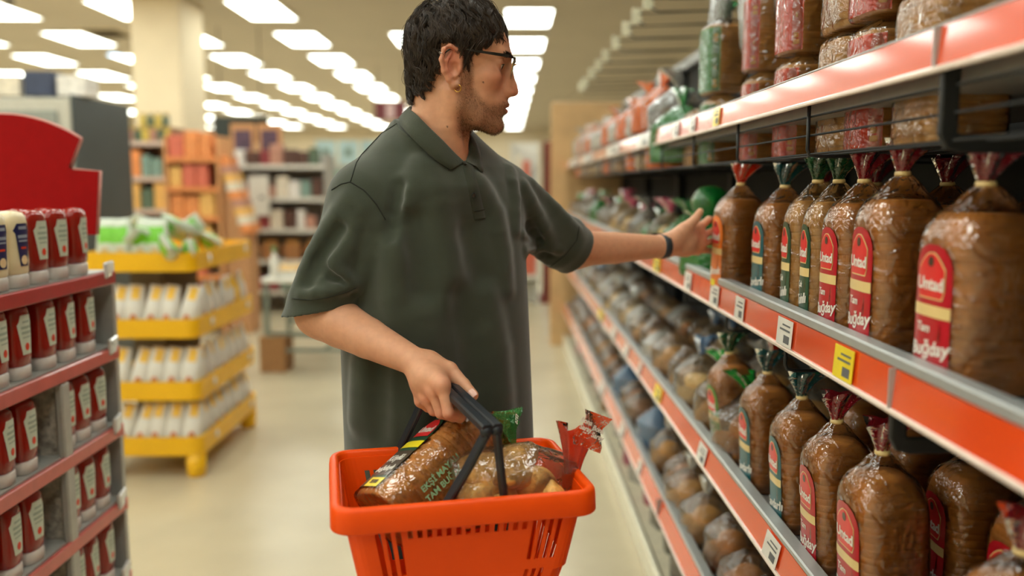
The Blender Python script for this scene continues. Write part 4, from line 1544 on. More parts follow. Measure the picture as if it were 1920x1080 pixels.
for k, (bx_, bz_) in enumerate(((-.012, .046), (.012, .034))):
    for r_, body_ in enumerate(('Bona', 'Saray')):
        me = text_mesh(body_, .012, .0002, 'CENTER', .1, .0004)
        q = link('tail_print', me, tt, LAB['white'], False)
        q.location = (.010 + bx_, -.033, .048 + bz_ - r_ * .012)
        q.rotation_euler = (math.pi / 2 + .1, .25, .1)
# loose clear end sticking up behind the handle
rows = [[(x * .026 * (1 - .55 * (1 - i / 5)), .004 * math.sin(i + x * 3), i / 5 * .055) for x in np.linspace(-1, 1, 6)] for i in range(6)]
q = MB().loft(rows, closed=False).build('loose_end', f_haze, L2, True)
q.location = (-.055, .06, .075)
q.rotation_euler = (.2, .5, .3)
pc = P(962, 915, 1.400)
L2.location = (pc[0], pc[1], pc[2] - .035)
L2.rotation_euler = (-.12, -.12, BA)
# ================================================================== implicit surfaces -> mesh
def smin(a, b, k):
    h = np.maximum(k - np.abs(a - b), 0.0) / k
    return np.minimum(a, b) - h * h * k * 0.25


def smax(a, b, k):
    return -smin(-a, -b, k)


class Field:
    def __init__(self):
        self.p = []

    def _add(self, fn, lo, hi, k, op):
        self.p.append((fn, np.array(lo, dtype=np.float32), np.array(hi, dtype=np.float32), k, op))

    def ell(self, c, r, R=None, k=0.01, op='u'):
        c = np.array(c, dtype=np.float32)
        r = np.array(r, dtype=np.float32)
        M = None if R is None else np.array(R, dtype=np.float32)
        m = float(r.max())

        def fn(q):
            d = q - c
            if M is not None:
                d = d @ M
            k0 = np.sqrt(((d / r) ** 2).sum(1)) + 1e-6
            k1 = np.sqrt(((d / (r * r)) ** 2).sum(1)) + 1e-6
            return k0 * (k0 - 1) / k1
        self._add(fn, c - m, c + m, k, op)

    def cone(self, a, b, ra, rb, k=0.01, op='u'):
        a = np.array(a, dtype=np.float32)
        b = np.array(b, dtype=np.float32)
        ab = b - a
        L = float(ab @ ab) + 1e-12
        m = max(ra, rb)

        def fn(q):
            d = q - a
            t = np.clip((d @ ab) / L, 0, 1)
            e = d - t[:, None] * ab
            return np.sqrt((e * e).sum(1)) - (ra + (rb - ra) * t)
        self._add(fn, np.minimum(a, b) - m, np.maximum(a, b) + m, k, op)

    def chain(self, pts, rs, k=0.01, op='u'):
        """one primitive made of a chain of round cones"""
        pts = [np.array(p, dtype=np.float32) for p in pts]
        if not hasattr(rs, '__len__'):
            rs = [rs] * len(pts)
        segs = list(zip(pts[:-1], pts[1:], rs[:-1], rs[1:]))

        def fn(q):
            out = None
            for a, b, ra, rb in segs:
                ab = b - a
                d = q - a
                t = np.clip((d @ ab) / (float(ab @ ab) + 1e-12), 0, 1)
                e = d - t[:, None] * ab
                v = np.sqrt((e * e).sum(1)) - (ra + (rb - ra) * t)
                out = v if out is None else smin(out, v, 0.004)
            return out
        A = np.array(pts)
        m = max(rs)
        self._add(fn, A.min(0) - m, A.max(0) + m, k, op)

    def fn(self, f, lo, hi, k=0.01, op='u'):
        self._add(f, lo, hi, k, op)

    def __call__(self, q, lo=None, hi=None, margin=0.06):
        q = np.asarray(q, dtype=np.float32)
        d = np.full(len(q), 1.0, dtype=np.float32)
        for fn, plo, phi, k, op in self.p:
            if lo is not None:
                mg = margin + k
                if np.any(plo - mg > hi) or np.any(phi + mg < lo):
                    continue
            v = fn(q).astype(np.float32)
            if op == 'u':
                d = smin(d, v, k)
            elif op == 's':
                d = smax(d, -v, k)
            else:
                d = smax(d, v, k)
        return d


def polygonise(field, lo, hi, h, B=16):
    """naive surface nets on the blocks that the surface passes through"""
    lo = np.array(lo, dtype=np.float64)
    n = np.ceil((np.array(hi) - lo) / (h * B)).astype(int)
    bi = np.stack(np.meshgrid(*[np.arange(k) for k in n], indexing='ij'), -1).reshape(-1, 3)
    cen = lo + (bi + 0.5) * h * B
    d = np.concatenate([field(c) for c in np.array_split(cen, max(1, len(cen) // 50000))])
    bi = bi[np.abs(d) < h * B * 0.87 * 1.15]
    key = (bi // 3)
    bi = bi[np.lexsort((bi[:, 2], bi[:, 1], bi[:, 0], key[:, 2], key[:, 1], key[:, 0]))]
    g = np.arange(B + 1)
    off = np.stack(np.meshgrid(g, g, g, indexing='ij'), -1).reshape(-1, 3)
    N = (n * B + 4).astype(np.int64)
    VK, VP, FQ = [], [], []
    corner = [(i, j, k) for i in (0, 1) for j in (0, 1) for k in (0, 1)]
    for s in range(0, len(bi), 24):
        blk = bi[s:s + 24]
        gi = blk[:, None, :] * B + off[None]
        pts = (lo + gi * h).reshape(-1, 3)
        v = field(pts, pts.min(0), pts.max(0)).reshape(len(blk), B + 1, B + 1, B + 1)
        sg = v < 0
        cnt = np.zeros((len(blk), B, B, B), dtype=np.int8)
        for (i, j, k) in corner:
            cnt += sg[:, i:i + B, j:j + B, k:k + B]
        act = np.argwhere((cnt > 0) & (cnt < 8))
        if len(act) == 0:
            continue
        acc = np.zeros((len(act), 3))
        num = np.zeros(len(act))
        cv = {c: v[act[:, 0], act[:, 1] + c[0], act[:, 2] + c[1], act[:, 3] + c[2]] for c in corner}
        for c in corner:
            for ax in range(3):
                if c[ax] == 0:
                    e = list(c); e[ax] = 1; e = tuple(e)
                    a, b = cv[c], cv[e]
                    m = (a < 0) != (b < 0)
                    t = np.where(m, a / np.where(m, a - b, 1), 0)
                    p = np.tile(np.array(c, dtype=float), (len(act), 1))
                    p[:, ax] += t
                    acc += p * m[:, None]
                    num += m
        cell = blk[act[:, 0]] * B + act[:, 1:]
        VK.append((cell[:, 0] * N[1] + cell[:, 1]) * N[2] + cell[:, 2])
        VP.append(lo + (cell + acc / num[:, None]) * h)
        for ax in range(3):
            sl = [slice(0, B)] * 3
            s2 = list(sl)
            s2[ax] = slice(1, B + 1)
            a = sg[(slice(None),) + tuple(sl)]
            b = sg[(slice(None),) + tuple(s2)]
            e = np.argwhere(a != b)
            if len(e) == 0:
                continue
            flip = a[tuple(e.T)]
            base = blk[e[:, 0]] * B + e[:, 1:]
            u, w = (ax + 1) % 3, (ax + 2) % 3
            q = []
            for (du, dw) in ((0, 0), (-1, 0), (-1, -1), (0, -1)):
                c = base.copy()
                c[:, u] += du
                c[:, w] += dw
                q.append((c[:, 0] * N[1] + c[:, 1]) * N[2] + c[:, 2])
            q = np.stack(q, 1)
            q[~flip] = q[~flip][:, ::-1]
            FQ.append(q)
    VK = np.concatenate(VK)
    VP = np.concatenate(VP)
    FQ = np.concatenate(FQ)
    uk, first = np.unique(VK, return_index=True)
    V = VP[first]
    idx = np.searchsorted(uk, FQ)
    idx = np.clip(idx, 0, len(uk) - 1)
    ok = (uk[idx] == FQ).all(1)
    return V, idx[ok]


def mesh_np(name, V, F):
    me = bpy.data.meshes.new(name)
    me.vertices.add(len(V))
    me.vertices.foreach_set('co', np.asarray(V, dtype=np.float32).ravel())
    k = F.shape[1]
    me.loops.add(len(F) * k)
    me.loops.foreach_set('vertex_index', F.astype(np.int32).ravel())
    me.polygons.add(len(F))
    me.polygons.foreach_set('loop_start', np.arange(0, len(F) * k, k, dtype=np.int32))
    me.polygons.foreach_set('loop_total', np.full(len(F), k, dtype=np.int32))
    me.update(calc_edges=True)
    me.validate()
    me.polygons.foreach_set('use_smooth', np.ones(len(me.polygons), dtype=bool))
    return me


def relax(V, F, it=2, lam=0.5):
    for _ in range(it):
        acc = np.zeros_like(V)
        num = np.zeros(len(V))
        for a, b in ((0, 1), (1, 2), (2, 3), (3, 0)):
            for x, y in ((a, b), (b, a)):
                for ax in range(3):
                    acc[:, ax] += np.bincount(F[:, x], weights=V[F[:, y], ax], minlength=len(V))
                num += np.bincount(F[:, x], minlength=len(V))
        V = V * (1 - lam) + lam * acc / np.maximum(num, 1)[:, None]
    return V


def march_many(field, pix, y0=1.30, y1=2.3):
    """first hits of the pixels' lines of sight with an implicit surface (nan where missed)"""
    D_ = np.array([ray(*q) for q in pix])
    D_ /= np.linalg.norm(D_, axis=1)[:, None]
    t = y0 / D_[:, 1]
    live = np.arange(len(pix))
    out = np.full((len(pix), 3), np.nan)
    for _ in range(220):
        if len(live) == 0:
            break
        p = CAM_O + D_[live] * t[live][:, None]
        v = field(p)
        hit = v < 0.0004
        out[live[hit]] = p[hit]
        t[live] += np.maximum(v * 0.7, 0.0005)
        live = live[~hit & (p[:, 1] < y1)]
    return out


def grad_many(field, p, e=0.002):
    q = np.concatenate([p + np.eye(3)[i] * e * s for i in range(3) for s in (1, -1)])
    v = field(q).reshape(3, 2, -1)
    g = (v[:, 0] - v[:, 1]).T
    return g / (np.linalg.norm(g, axis=1)[:, None] + 1e-9)


def march(field, px, py):
    p = march_many(field, [(px, py)])[0]
    return None if np.isnan(p[0]) else p


def grad(field, p):
    return grad_many(field, np.asarray(p)[None])[0]
# ================================================================== the man
TC = np.array([-0.141, 1.746])                      # torso axis on plan
TA = math.radians(38)                               # chest turned this far from the camera towards the shelf
TF = np.array([math.sin(TA), -math.cos(TA)])        # forward
TL = np.array([math.cos(TA), math.sin(TA)])         # his left
T_Z = np.array([0.70, 0.90, 1.05, 1.20, 1.30, 1.37, 1.42, 1.455, 1.485, 1.51, 1.535, 1.56])
T_A = np.array([.203, .203, .202, .200, .200, .200, .192, .172, .145, .118, .092, .070])
T_B = np.array([.160, .157, .153, .150, .146, .140, .131, .121, .109, .094, .078, .060])
T_C = np.array([.006, .006, .006, .006, .004, .000, -.004, -.008, -.010, -.012, -.012, -.012])   # axis shift along forward
T_X = np.array([.004, .002, -.002, -.006, -.008, -.006, -.004, 0, 0, 0, 0, 0])                # axis shift in x


def torso_fn(grow=0.0, zlo=0.84, zhi=1.56):
    def fn(q):
        z = q[:, 2]
        a = np.interp(z, T_Z, T_A) + grow
        b = np.interp(z, T_Z, T_B) + grow
        c = np.interp(z, T_Z, T_C)
        dx = q[:, 0] - TC[0] - np.interp(z, T_Z, T_X)
        dy = q[:, 1] - TC[1]
        u = dx * TL[0] + dy * TL[1]
        v = dx * TF[0] + dy * TF[1] - c
        ua, vb = (u / a) ** 2, (v / b) ** 2
        k0 = np.sqrt(np.sqrt(ua * ua + vb * vb) * .35 + (ua + vb) * .65) + 1e-6
        k1 = np.sqrt((u / (a * a)) ** 2 + (v / (b * b)) ** 2) + 1e-6
        d = k0 * (k0 - 1) / np.maximum(k1, 1.0)
        d = np.where(k0 < 0.3, (k0 - 1) * np.minimum(a, b), d)
        sl = np.interp(z, [1.36, 1.46], [0.95, 0.6])
        d = d * sl
        d = np.maximum(d, z - zhi)
        return np.maximum(d, zlo - z)
    return fn


# ---- joints
S_R = np.array([TC[0] - TL[0] * .158, TC[1] - TL[1] * .158, 1.415])
S_L = np.array([TC[0] + TL[0] * .160, TC[1] + TL[1] * .160, 1.420])
E_R = P(603, 585, 1.615)
W_R = P(783, 681, 1.485)
E_L = P(1072, 466, 1.965)
W_L = P(1243, 462, 2.085)

# ---- head frame in millimetres: x towards the nose, y to his left, z up, origin between the ears
HY = math.radians(4)
HO = P(855, 125, 1.69)
HR = np.array([[math.cos(HY), -math.sin(HY), 0], [math.sin(HY), math.cos(HY), 0], [0, 0, 1.0]])


def H(x, y, z):
    return HO + HR @ (np.array([x, y, z]) * 0.001)


def rot_axis(ax, deg):
    return np.array(Matrix.Rotation(math.radians(deg), 3, ax))


body = Field()
mm = 0.001


def he(c, r, k=20, op='u', R=None):
    M = HR if R is None else HR @ R
    body.ell(H(*c), np.array(r) * mm, M, k * mm, op)


def hc(a, b, ra, rb, k=10, op='u'):
    body.cone(H(*a), H(*b), ra * mm, rb * mm, k * mm, op)


# skull and face
he((0, 0, 36), (86, 74, 74), 5)
he((50, 0, 34), (53, 60, 52), 30)
he((44, 0, -34), (46, 56, 60), 28)
he((38, 0, -76), (48, 47, 42), 25)
he((75, 0, -106), (17, 21, 16), 18)
for s in (-1, 1):
    body.chain([H(8, s * 55, -25), H(8, s * 51, -72), H(38, s * 40, -100), H(72, s * 14, -113)], [13 * mm, 13 * mm, 12 * mm, 11 * mm], 22 * mm)
    he((61, s * 44, -24), (22, 15, 15), 20)                                # cheekbone
    hc((97, s * 7, 20), (86, s * 42, 19), 8, 7, 14)                        # brow
he((78, 0, -72), (20, 30, 24), 20)                                         # muzzle
# neck
body.chain([H(-24, 0, -30), H(-36, 0, -100), H(-42, 0, -165), H(-44, 0, -230)], [54 * mm, 52 * mm, 55 * mm, 68 * mm], 30 * mm)
body.chain([H(-12, -54, -55), H(-12, -45, -115), H(8, -16, -190)], [13 * mm, 12 * mm, 9 * mm], 22 * mm)
body.chain([H(-12, 54, -55), H(-12, 45, -115), H(8, 16, -190)], [13 * mm, 12 * mm, 9 * mm], 22 * mm)
hc((12, 0, -138), (9, 0, -160), 9, 9, 22)
# nose
he((90, 0, -26), (15, 12, 32), 14)
he((92, 0, -44), (13, 15, 12), 12)
body.chain([H(95, 0, 18), H(102, 0, -6), H(109.5, 0, -34), H(112, 0, -46)], [6.5 * mm, 6.6 * mm, 8 * mm, 9.5 * mm], 12 * mm)
for s in (-1, 1):
    he((99, s * 11.5, -50), (10, 7, 7.5), 6)
    he((104, s * 6, -58.5), (5.5, 3.2, 3.5), 3, 's')
# sockets, lids
for s in (-1, 1):
    he((100, s * 34, 0), (19, 20, 14), 13, 's')
    he((77, s * 33, 2), (14, 15.5, 13), 5)
    he((92, s * 34, -3.0), (9, 15, 3.4), 2.0, 's')
# lips
he((92.5, 0, -72.5), (10.5, 23, 6), 6)
he((90.5, 0, -86.5), (10.5, 20, 7), 6)
he((103, 0, -79), (13, 25, 1.5), 3.5, 's')
he((95, 0, -98), (9, 20, 7), 10, 's')
# ears
EZ = -11
for s in (-1, 1):
    he((-8, s * 72, 6 + EZ), (19, 5.5, 30), 8, 'u', rot_axis('Z', s * 14) @ rot_axis('Y', 8))
    pts = [(9, 70, 2), (8, 74, 18), (1, 79, 32), (-12, 84, 37), (-23, 87, 30), (-28, 87, 12), (-24, 83, -8), (-15, 78, -23), (-6, 74, -33), (2, 72, -31), (5, 70, -22)]
    body.chain([H(a, s * b, c + EZ) for a, b, c in pts], [3.4 * mm, 3.6 * mm, 4 * mm, 4.2 * mm, 4.2 * mm, 4 * mm, 4 * mm, 4.8 * mm, 5.4 * mm, 4.5 * mm, 3.5 * mm], 5 * mm)
    body.chain([H(-10, s * 78, 26 + EZ), H(-19, s * 82, 10 + EZ), H(-18, s * 80, -6 + EZ), H(-9, s * 76, -18 + EZ)], 3.2 * mm, 4 * mm)
    he((-4, s * 80, -2 + EZ), (9.5, 9, 12), 4, 's')
    he((-14, s * 87, 25 + EZ), (6, 5, 8), 4, 's')
    he((6.5, s * 73, -3 + EZ), (4, 5, 6), 4)

# torso, shoulders, arms
body.fn(torso_fn(-0.024, 1.33, 1.52), (-.40, 1.45, 1.31), (.12, 2.02, 1.54), .03)
body.cone(S_R, E_R, .054, .045, .04)
body.cone(S_L, E_L, .054, .043, .04)
mR = P(690, 634, 1.553)
body.chain([E_R, E_R * .55 + mR * .45 + np.array([0, 0, -.002]), mR, W_R * .93 + mR * .07], [.0445, .0445, .0375, .0255], .03)
mL = P(1150, 465, 2.02)
body.chain([E_L, mL, W_L], [.0425, .0375, .0268], .03)


def finger(pts, r0, r1, k=.006):
    n = len(pts)
    body.chain(pts, [r0 + (r1 - r0) * i / (n - 1) for i in range(n)], k)


# right hand around the basket handle
K = [P(829, 722, 1.412), P(812, 735, 1.428), P(799, 747, 1.447), P(789, 752, 1.468)]
Q = [P(841, 775, 1.397), P(827, 775, 1.421), P(813, 770, 1.446), P(802, 764, 1.470)]
D = [P(862, 783, 1.417), P(850, 782, 1.442), P(836, 776, 1.467), P(823, 769, 1.488)]
T = [P(876, 763, 1.438), P(866, 757, 1.460), P(853, 750, 1.482), P(840, 745, 1.500)]
for i in range(4):
    body.chain([W_R * .97 + K[i] * .03, W_R * .4 + K[i] * .6, K[i]], [.0165, .0145, .0112], .016)
    finger([K[i], Q[i], D[i], T[i]], [.0104, .0102, .0098, .0088][i], [.0078, .0078, .0074, .0066][i], .007)
body.ell(P(806, 708, 1.462), (.030, .026, .022), None, .02)
TH = [P(806, 680, 1.487), P(842, 694, 1.477), P(869, 722, 1.457), P(887, 741, 1.440)]
body.chain(TH, [.0185, .0150, .0118, .0096], .014)
body.chain([TH[0], P(822, 706, 1.460), K[0]], [.017, .015, .011], .014)          # web of the thumb

# left hand closing on a loaf
LK = [P(1312, 425, 2.175), P(1316, 442, 2.180), P(1315, 457, 2.180), P(1308, 470, 2.176)]
LQ = [P(1329, 412, 2.222), P(1335, 434, 2.230), P(1333, 453, 2.228), P(1322, 469, 2.216)]
LT = [P(1349, 414, 2.285), P(1356, 436, 2.292), P(1352, 455, 2.286), P(1338, 471, 2.262)]
for i in range(4):
    body.chain([W_L, W_L * .35 + LK[i] * .65, LK[i]], [.019, .0155, .0118], .018)
    finger([LK[i], LQ[i], LT[i]], [.0104, .0104, .0098, .0088][i], .0076, .007)
body.ell(P(1283, 452, 2.135), (.030, .024, .034), None, .02)
LTH = [P(1258, 452, 2.100), P(1283, 430, 2.118), P(1303, 412, 2.128), P(1313, 397, 2.128)]
body.chain(LTH, [.0205, .0165, .0112, .0088], .016)

# ================================================================== the polo shirt
CUFF_R = P(604, 579, 1.612)
CUFF_L = P(1077, 470, 1.970)
HEM = 0.845


def sleeve(a, cuff, r0, r1, cut=None):
    a = np.array(a)
    ax = (cuff - a) / np.linalg.norm(cuff - a)
    L = np.linalg.norm(cuff - a)
    cn = ax if cut is None else cut / np.linalg.norm(cut)

    def fn(q):
        d = q - a
        t = d @ ax
        e = d - t[:, None] * ax
        rr = np.sqrt((e * e).sum(1))
        tt = np.clip(t / L, -.2, 1.0)
        w = (q - cuff) @ cn
        r = r0 + (r1 - r0) * tt + 0.0042 * np.exp(-((w + .040) / .016) ** 2)
        body_ = np.where(t < 0, np.sqrt((d * d).sum(1)) - r0, (rr - r) * .97)
        out = np.maximum(body_, w)
        cav = np.maximum(rr - (r - .0065), -.030 - w)
        return np.maximum(out, -cav)
    m = max(r0, r1) + .01
    return fn, np.minimum(a, cuff) - m, np.maximum(a, cuff) + m, ax


shirt = Field()
shirt.fn(torso_fn(0.0, HEM, 1.56), (-.42, 1.45, .8), (.14, 2.05, 1.58), .01)
fR = sleeve(S_R, CUFF_R, .068, .065, P(631, 712, 1.612) - P(604, 579, 1.612))
fL = sleeve(S_L, CUFF_L, .066, .060)
shirt.fn(fR[0], fR[1], fR[2], .014)
shirt.fn(fL[0], fL[1], fL[2], .020)
# neckband rising round the neck, cut along the slanting neckline


def neckband(q):
    a, b = H(-43, 0, -232), H(-48, 0, -110)
    ab = b - a
    d = q - a
    t = np.clip((d @ ab) / float(ab @ ab), 0, 1)
    e = d - t[:, None] * ab
    r = np.sqrt((e * e).sum(1)) - np.interp(t, [0, .3, .55, 1], [.094, .076, .069, .067])
    dx, dy = q[:, 0] - a[0], q[:, 1] - a[1]
    v = dx * TF[0] + dy * TF[1]
    u = dx * TL[0] + dy * TL[1]
    top = (q[:, 2] - (HO[2] - .152 - .445 * v - .367 * u)) * .85
    return np.maximum(r * .9, top)


shirt.fn(neckband, (-.26, 1.58, 1.42), (-.02, 1.84, 1.62), .030)
# shoulder yokes up to the neck
shirt.cone(np.append(TC - TL * .062 - TF * .022, 1.506), S_R + np.array([0, 0, .008]), .050, .060, .05)
shirt.cone(np.append(TC + TL * .062 - TF * .022, 1.506), S_L + np.array([0, 0, .008]), .050, .060, .05)

FOLDS = [  # pixel polyline on the photographed shirt, radius, height (negative = crease)
    ([(650, 378), (615, 425), (585, 475), (556, 540)], .016, 0.0109),
    ([(676, 398), (655, 455), (622, 500)], .018, 0.0087),
    ([(600, 478), (628, 500), (650, 524), (666, 545)], .011, 0.0101),
    ([(595, 492), (618, 516), (645, 536), (660, 548)], .009, -0.0087),
    ([(566, 552), (610, 550), (655, 540)], .010, 0.0080),
    ([(702, 420), (690, 480), (676, 530)], .013, 0.0072),
    ([(640, 430), (606, 480), (580, 530)], .012, -0.0072),
    ([(788, 312), (765, 362), (752, 420), (748, 480)], .020, 0.0116),
    ([(748, 350), (738, 400), (734, 450)], .012, -0.0087),
    ([(735, 470), (738, 560), (742, 640)], .020, 0.0087),
    ([(800, 318), (822, 385), (840, 470), (846, 560)], .022, 0.0087),
    ([(770, 420), (790, 500), (800, 600)], .020, -0.0072),
    ([(905, 345), (930, 400), (944, 470), (950, 540)], .018, 0.0087),
    ([(880, 440), (900, 520), (905, 600)], .022, -0.0072),
    ([(958, 318), (966, 370), (968, 430)], .012, 0.0087),
    ([(690, 610), (676, 690), (668, 790)], .022, 0.0101),
    ([(715, 650), (712, 740), (712, 815)], .018, -0.0087),
    ([(790, 600), (800, 700), (806, 815)], .026, 0.0087),
    ([(862, 560), (880, 660), (890, 815)], .024, -0.0072),
    ([(915, 560), (935, 660), (948, 815)], .024, 0.0101),
    ([(985, 352), (1008, 405), (1030, 455)], .014, 0.0101),
    ([(1000, 345), (1045, 392), (1082, 432)], .014, 0.0087),
    ([(990, 420), (1010, 450), (1030, 478)], .010, -0.0087),
    ([(984, 470), (1015, 462), (1050, 470)], .010, 0.0087),
    ([(980, 440), (1000, 470), (1024, 492)], .009, 0.0072),
]
_base = Field()
_base.p = list(shirt.p)
_pix, _own = [], []
for fi, (pl, r, amp) in enumerate(FOLDS):
    for i in range(len(pl) - 1):
        for t in (0, .5):
            _pix.append((pl[i][0] * (1 - t) + pl[i + 1][0] * t, pl[i][1] * (1 - t) + pl[i + 1][1] * t))
            _own.append(fi)
    _pix.append(pl[-1])
    _own.append(fi)
_own = np.array(_own)
_hit = march_many(_base, _pix)
_ok = ~np.isnan(_hit[:, 0])
_nrm = np.zeros_like(_hit)
_nrm[_ok] = grad_many(_base, _hit[_ok])
for fi, (pl, r, amp) in enumerate(FOLDS):
    sel = (_own == fi) & _ok
    pts, nn = _hit[sel], _nrm[sel]
    n = len(pts)
    if n < 2:
        continue
    tap = [math.sin(math.pi * (i + .6) / (n + .2)) ** .5 for i in range(n)]
    if amp > 0:
        shirt.chain([p - g * (r - amp * t) for p, g, t in zip(pts, nn, tap)], r, r * 1.3)
    else:
        shirt.chain([p + g * (r + amp * t) for p, g, t in zip(pts, nn, tap)], r, r * 1.1, 's')


def hem_cavity(q):
    return np.maximum(torso_fn(-.006, HEM - .1, 2.0)(q), q[:, 2] - (HEM + .05))


shirt.fn(hem_cavity, (-.40, 1.5, HEM - .12), (.12, 2.0, HEM + .06), .004, 's')
# neck opening
nk0, nk1 = H(-33, 0, -150), H(-31, 0, -100)
shirt.cone(H(-43, 0, -205), H(-36, 0, -90), .058, .062, .006, 's')

# ================================================================== trousers and shoes
pants = Field()
hipc = np.append(TC + TF * .01, .90)
pants.ell(hipc, (.175, .135, .13), np.column_stack([np.append(TL, 0), np.append(TF, 0), [0, 0, 1]]), .05)
FEET = []
for s in (-1, 1):
    hip = np.append(TC + TL * s * .09, .86)
    foot = np.append(TC + TL * s * .13 + TF * (.10 if s > 0 else -.04), .09)
    knee = (hip + foot) / 2 + np.append(TF * .03, .02)
    pants.chain([hip, knee, foot + np.array([0, 0, .0])], [.092, .075, .062], .05)
    FEET.append(foot)
pants.fn(lambda q: .055 - q[:, 2], (-1, 1, -.1), (.6, 2.4, .2), .004, 'i')
# ================================================================== man: meshes
import time as _time
_t0 = _time.time()
MAN = thing('person', 'man in dark green polo shirt reaching for a loaf while holding an orange basket', 'person',
            (TC[0], TC[1], 0))
MANV = np.array([TC[0], TC[1], 0.0])


def man_part(name, V, F, material, parent=None):
    me = mesh_np(name, V - MANV, F)
    o = link(name, me, parent or MAN, material)
    return o


# ---- skin
V, F = polygonise(body, (-.46, 1.36, 1.00), (.56, 2.34, 1.83), .0019)
V = relax(V, F, 1, .35)
L = (V - HO) @ HR * 1000.0       # head millimetres


def blob(c, r, p=2.0):
    d = (L - np.array(c)) / np.array(r)
    return np.exp(-((d * d).sum(1)) ** (p / 2))


def sm(a, b, x):
    t = np.clip((x - a) / (b - a), 0, 1)
    return t * t * (3 - 2 * t)


skin = np.array([s2l(214), s2l(158), s2l(124)])
col = np.tile(skin, (len(V), 1))


def paint(mask, c, amt):
    global col
    t = (np.clip(mask, 0, 1) * amt)[:, None]
    col = col * (1 - t) + np.array([s2l(x) for x in c]) * t


head = sm(-205, -190, L[:, 2])
Ly = np.abs(L[:, 1])
paint(blob((70, -45, -28), (30, 60, 22)) + blob((70, 45, -28), (30, 60, 22)), (206, 128, 98), .45)
paint(blob((112, 0, -46), (18, 18, 14)), (200, 112, 88), .6)
paint(blob((-10, -82, 4), (26, 14, 40)), (204, 112, 88), .75)
paint(blob((-10, 82, 4), (26, 14, 40)), (204, 112, 88), .75)
paint(blob((98, 0, -80), (14, 24, 10), 4), (178, 88, 78), .95)
paint(blob((84, -33, -10), (14, 16, 7)) + blob((84, 33, -10), (14, 16, 7)), (164, 108, 88), .25)
# beard shadow: cheeks below a slanting line, jaw, chin, upper lip, upper neck
line = np.interp(L[:, 0], [0, 12, 31, 50, 63, 80, 100], [-24, -14, -42, -66, -74, -68, -62])
beard = sm(-6, 12, line - L[:, 2]) * sm(-8, 12, L[:, 0]) * (1 - sm(-122, -150, L[:, 2]))
beard *= 1 - blob((98, 0, -80), (14, 22, 10), 4)
must = blob((98, 0, -64), (14, 26, 6), 3) * .8
side = sm(4, 14, L[:, 0]) * (1 - sm(22, 38, L[:, 0])) * sm(-60, -40, L[:, 2]) * (1 - sm(4, 16, L[:, 2]))
beardm = np.clip(np.maximum(np.maximum(beard, must), side), 0, 1) * head
paint(beardm, (126, 88, 60), .5)
brow = np.maximum(blob((92, -29, 20), (30, 20, 4.6), 3), blob((92, 29, 20), (30, 20, 4.6), 3))
paint(brow, (58, 42, 32), .75)
# scalp under the hair
scal = sm(-8, 4, L[:, 2] - (62 - 70 * sm(-10, 60, 60 - L[:, 0])))
paint(scal * sm(40, 60, L[:, 2]), (60, 46, 38), .8)
# moles on the neck
for c in ((-40, -52, -24), (-18, -50, -118), (50, -48, -36)):
    d = np.sqrt((((L - np.array(c))[:, [0, 2]]) ** 2).sum(1)) + 50 * (L[:, 1] > 0)
    paint(np.clip(2.2 - d, 0, 1), (60, 34, 26), .9)
# hands a little redder, knuckles
for k_ in K + Q + LK + LQ:
    d = np.linalg.norm(V - k_, axis=1)
    paint(np.exp(-(d / .014) ** 2), (206, 120, 96), .5)

ms = bpy.data.materials.new('skin')
ms.use_nodes = True
nt = ms.node_tree
bs = nt.nodes['Principled BSDF']
at = nt.nodes.new('ShaderNodeAttribute')
at.attribute_name = 'tone'
nz = nt.nodes.new('ShaderNodeTexNoise')
nz.inputs['Scale'].default_value = 90
nz.inputs['Detail'].default_value = 5
tcx = nt.nodes.new('ShaderNodeTexCoord')
nt.links.new(tcx.outputs['Object'], nz.inputs['Vector'])
mxr = nt.nodes.new('ShaderNodeMapRange')
mxr.inputs['To Min'].default_value = 0.86
mxr.inputs['To Max'].default_value = 1.12
nt.links.new(nz.outputs['Fac'], mxr.inputs['Value'])
vm = nt.nodes.new('ShaderNodeVectorMath')
vm.operation = 'SCALE'
nt.links.new(at.outputs['Color'], vm.inputs[0])
nt.links.new(mxr.outputs[0], vm.inputs['Scale'])
nt.links.new(vm.outputs['Vector'], bs.inputs['Base Color'])
bs.inputs['Roughness'].default_value = .48
bs.inputs['Specular IOR Level'].default_value = .4
bs.inputs['Subsurface Weight'].default_value = .18
bs.inputs['Subsurface Radius'].default_value = (1, .35, .2)
bs.inputs['Subsurface Scale'].default_value = .004
nb = nt.nodes.new('ShaderNodeTexNoise')
nb.inputs['Scale'].default_value = 700
nt.links.new(tcx.outputs['Object'], nb.inputs['Vector'])
bp = nt.nodes.new('ShaderNodeBump')
bp.inputs['Strength'].default_value = .12
bp.inputs['Distance'].default_value = .002
nt.links.new(nb.outputs['Fac'], bp.inputs['Height'])
nt.links.new(bp.outputs['Normal'], bs.inputs['Normal'])
skin_ob = man_part('body', V, F, ms)
ca = skin_ob.data.color_attributes.new('tone', 'FLOAT_COLOR', 'POINT')
ca.data.foreach_set('color', np.concatenate([col, np.ones((len(col), 1))], 1).astype(np.float32).ravel())
BODY_V, BODY_BEARD, BODY_F, BODY_L = V, beardm, F, L
print('body', len(V), _time.time() - _t0)

# ---- shirt
m_polo = mat('polo_cotton', (60, 66, 54), rough=.9, var=.10, nscale=14, bump=.28, bscale=900, spec=.2, sheen=.35)
V, F = polygonise(shirt, (-.46, 1.42, .82), (.24, 2.12, 1.60), .0026)
V = relax(V, F, 3, .5)
polo = man_part('polo_shirt', V, F, m_polo)
print('shirt', len(V), _time.time() - _t0)

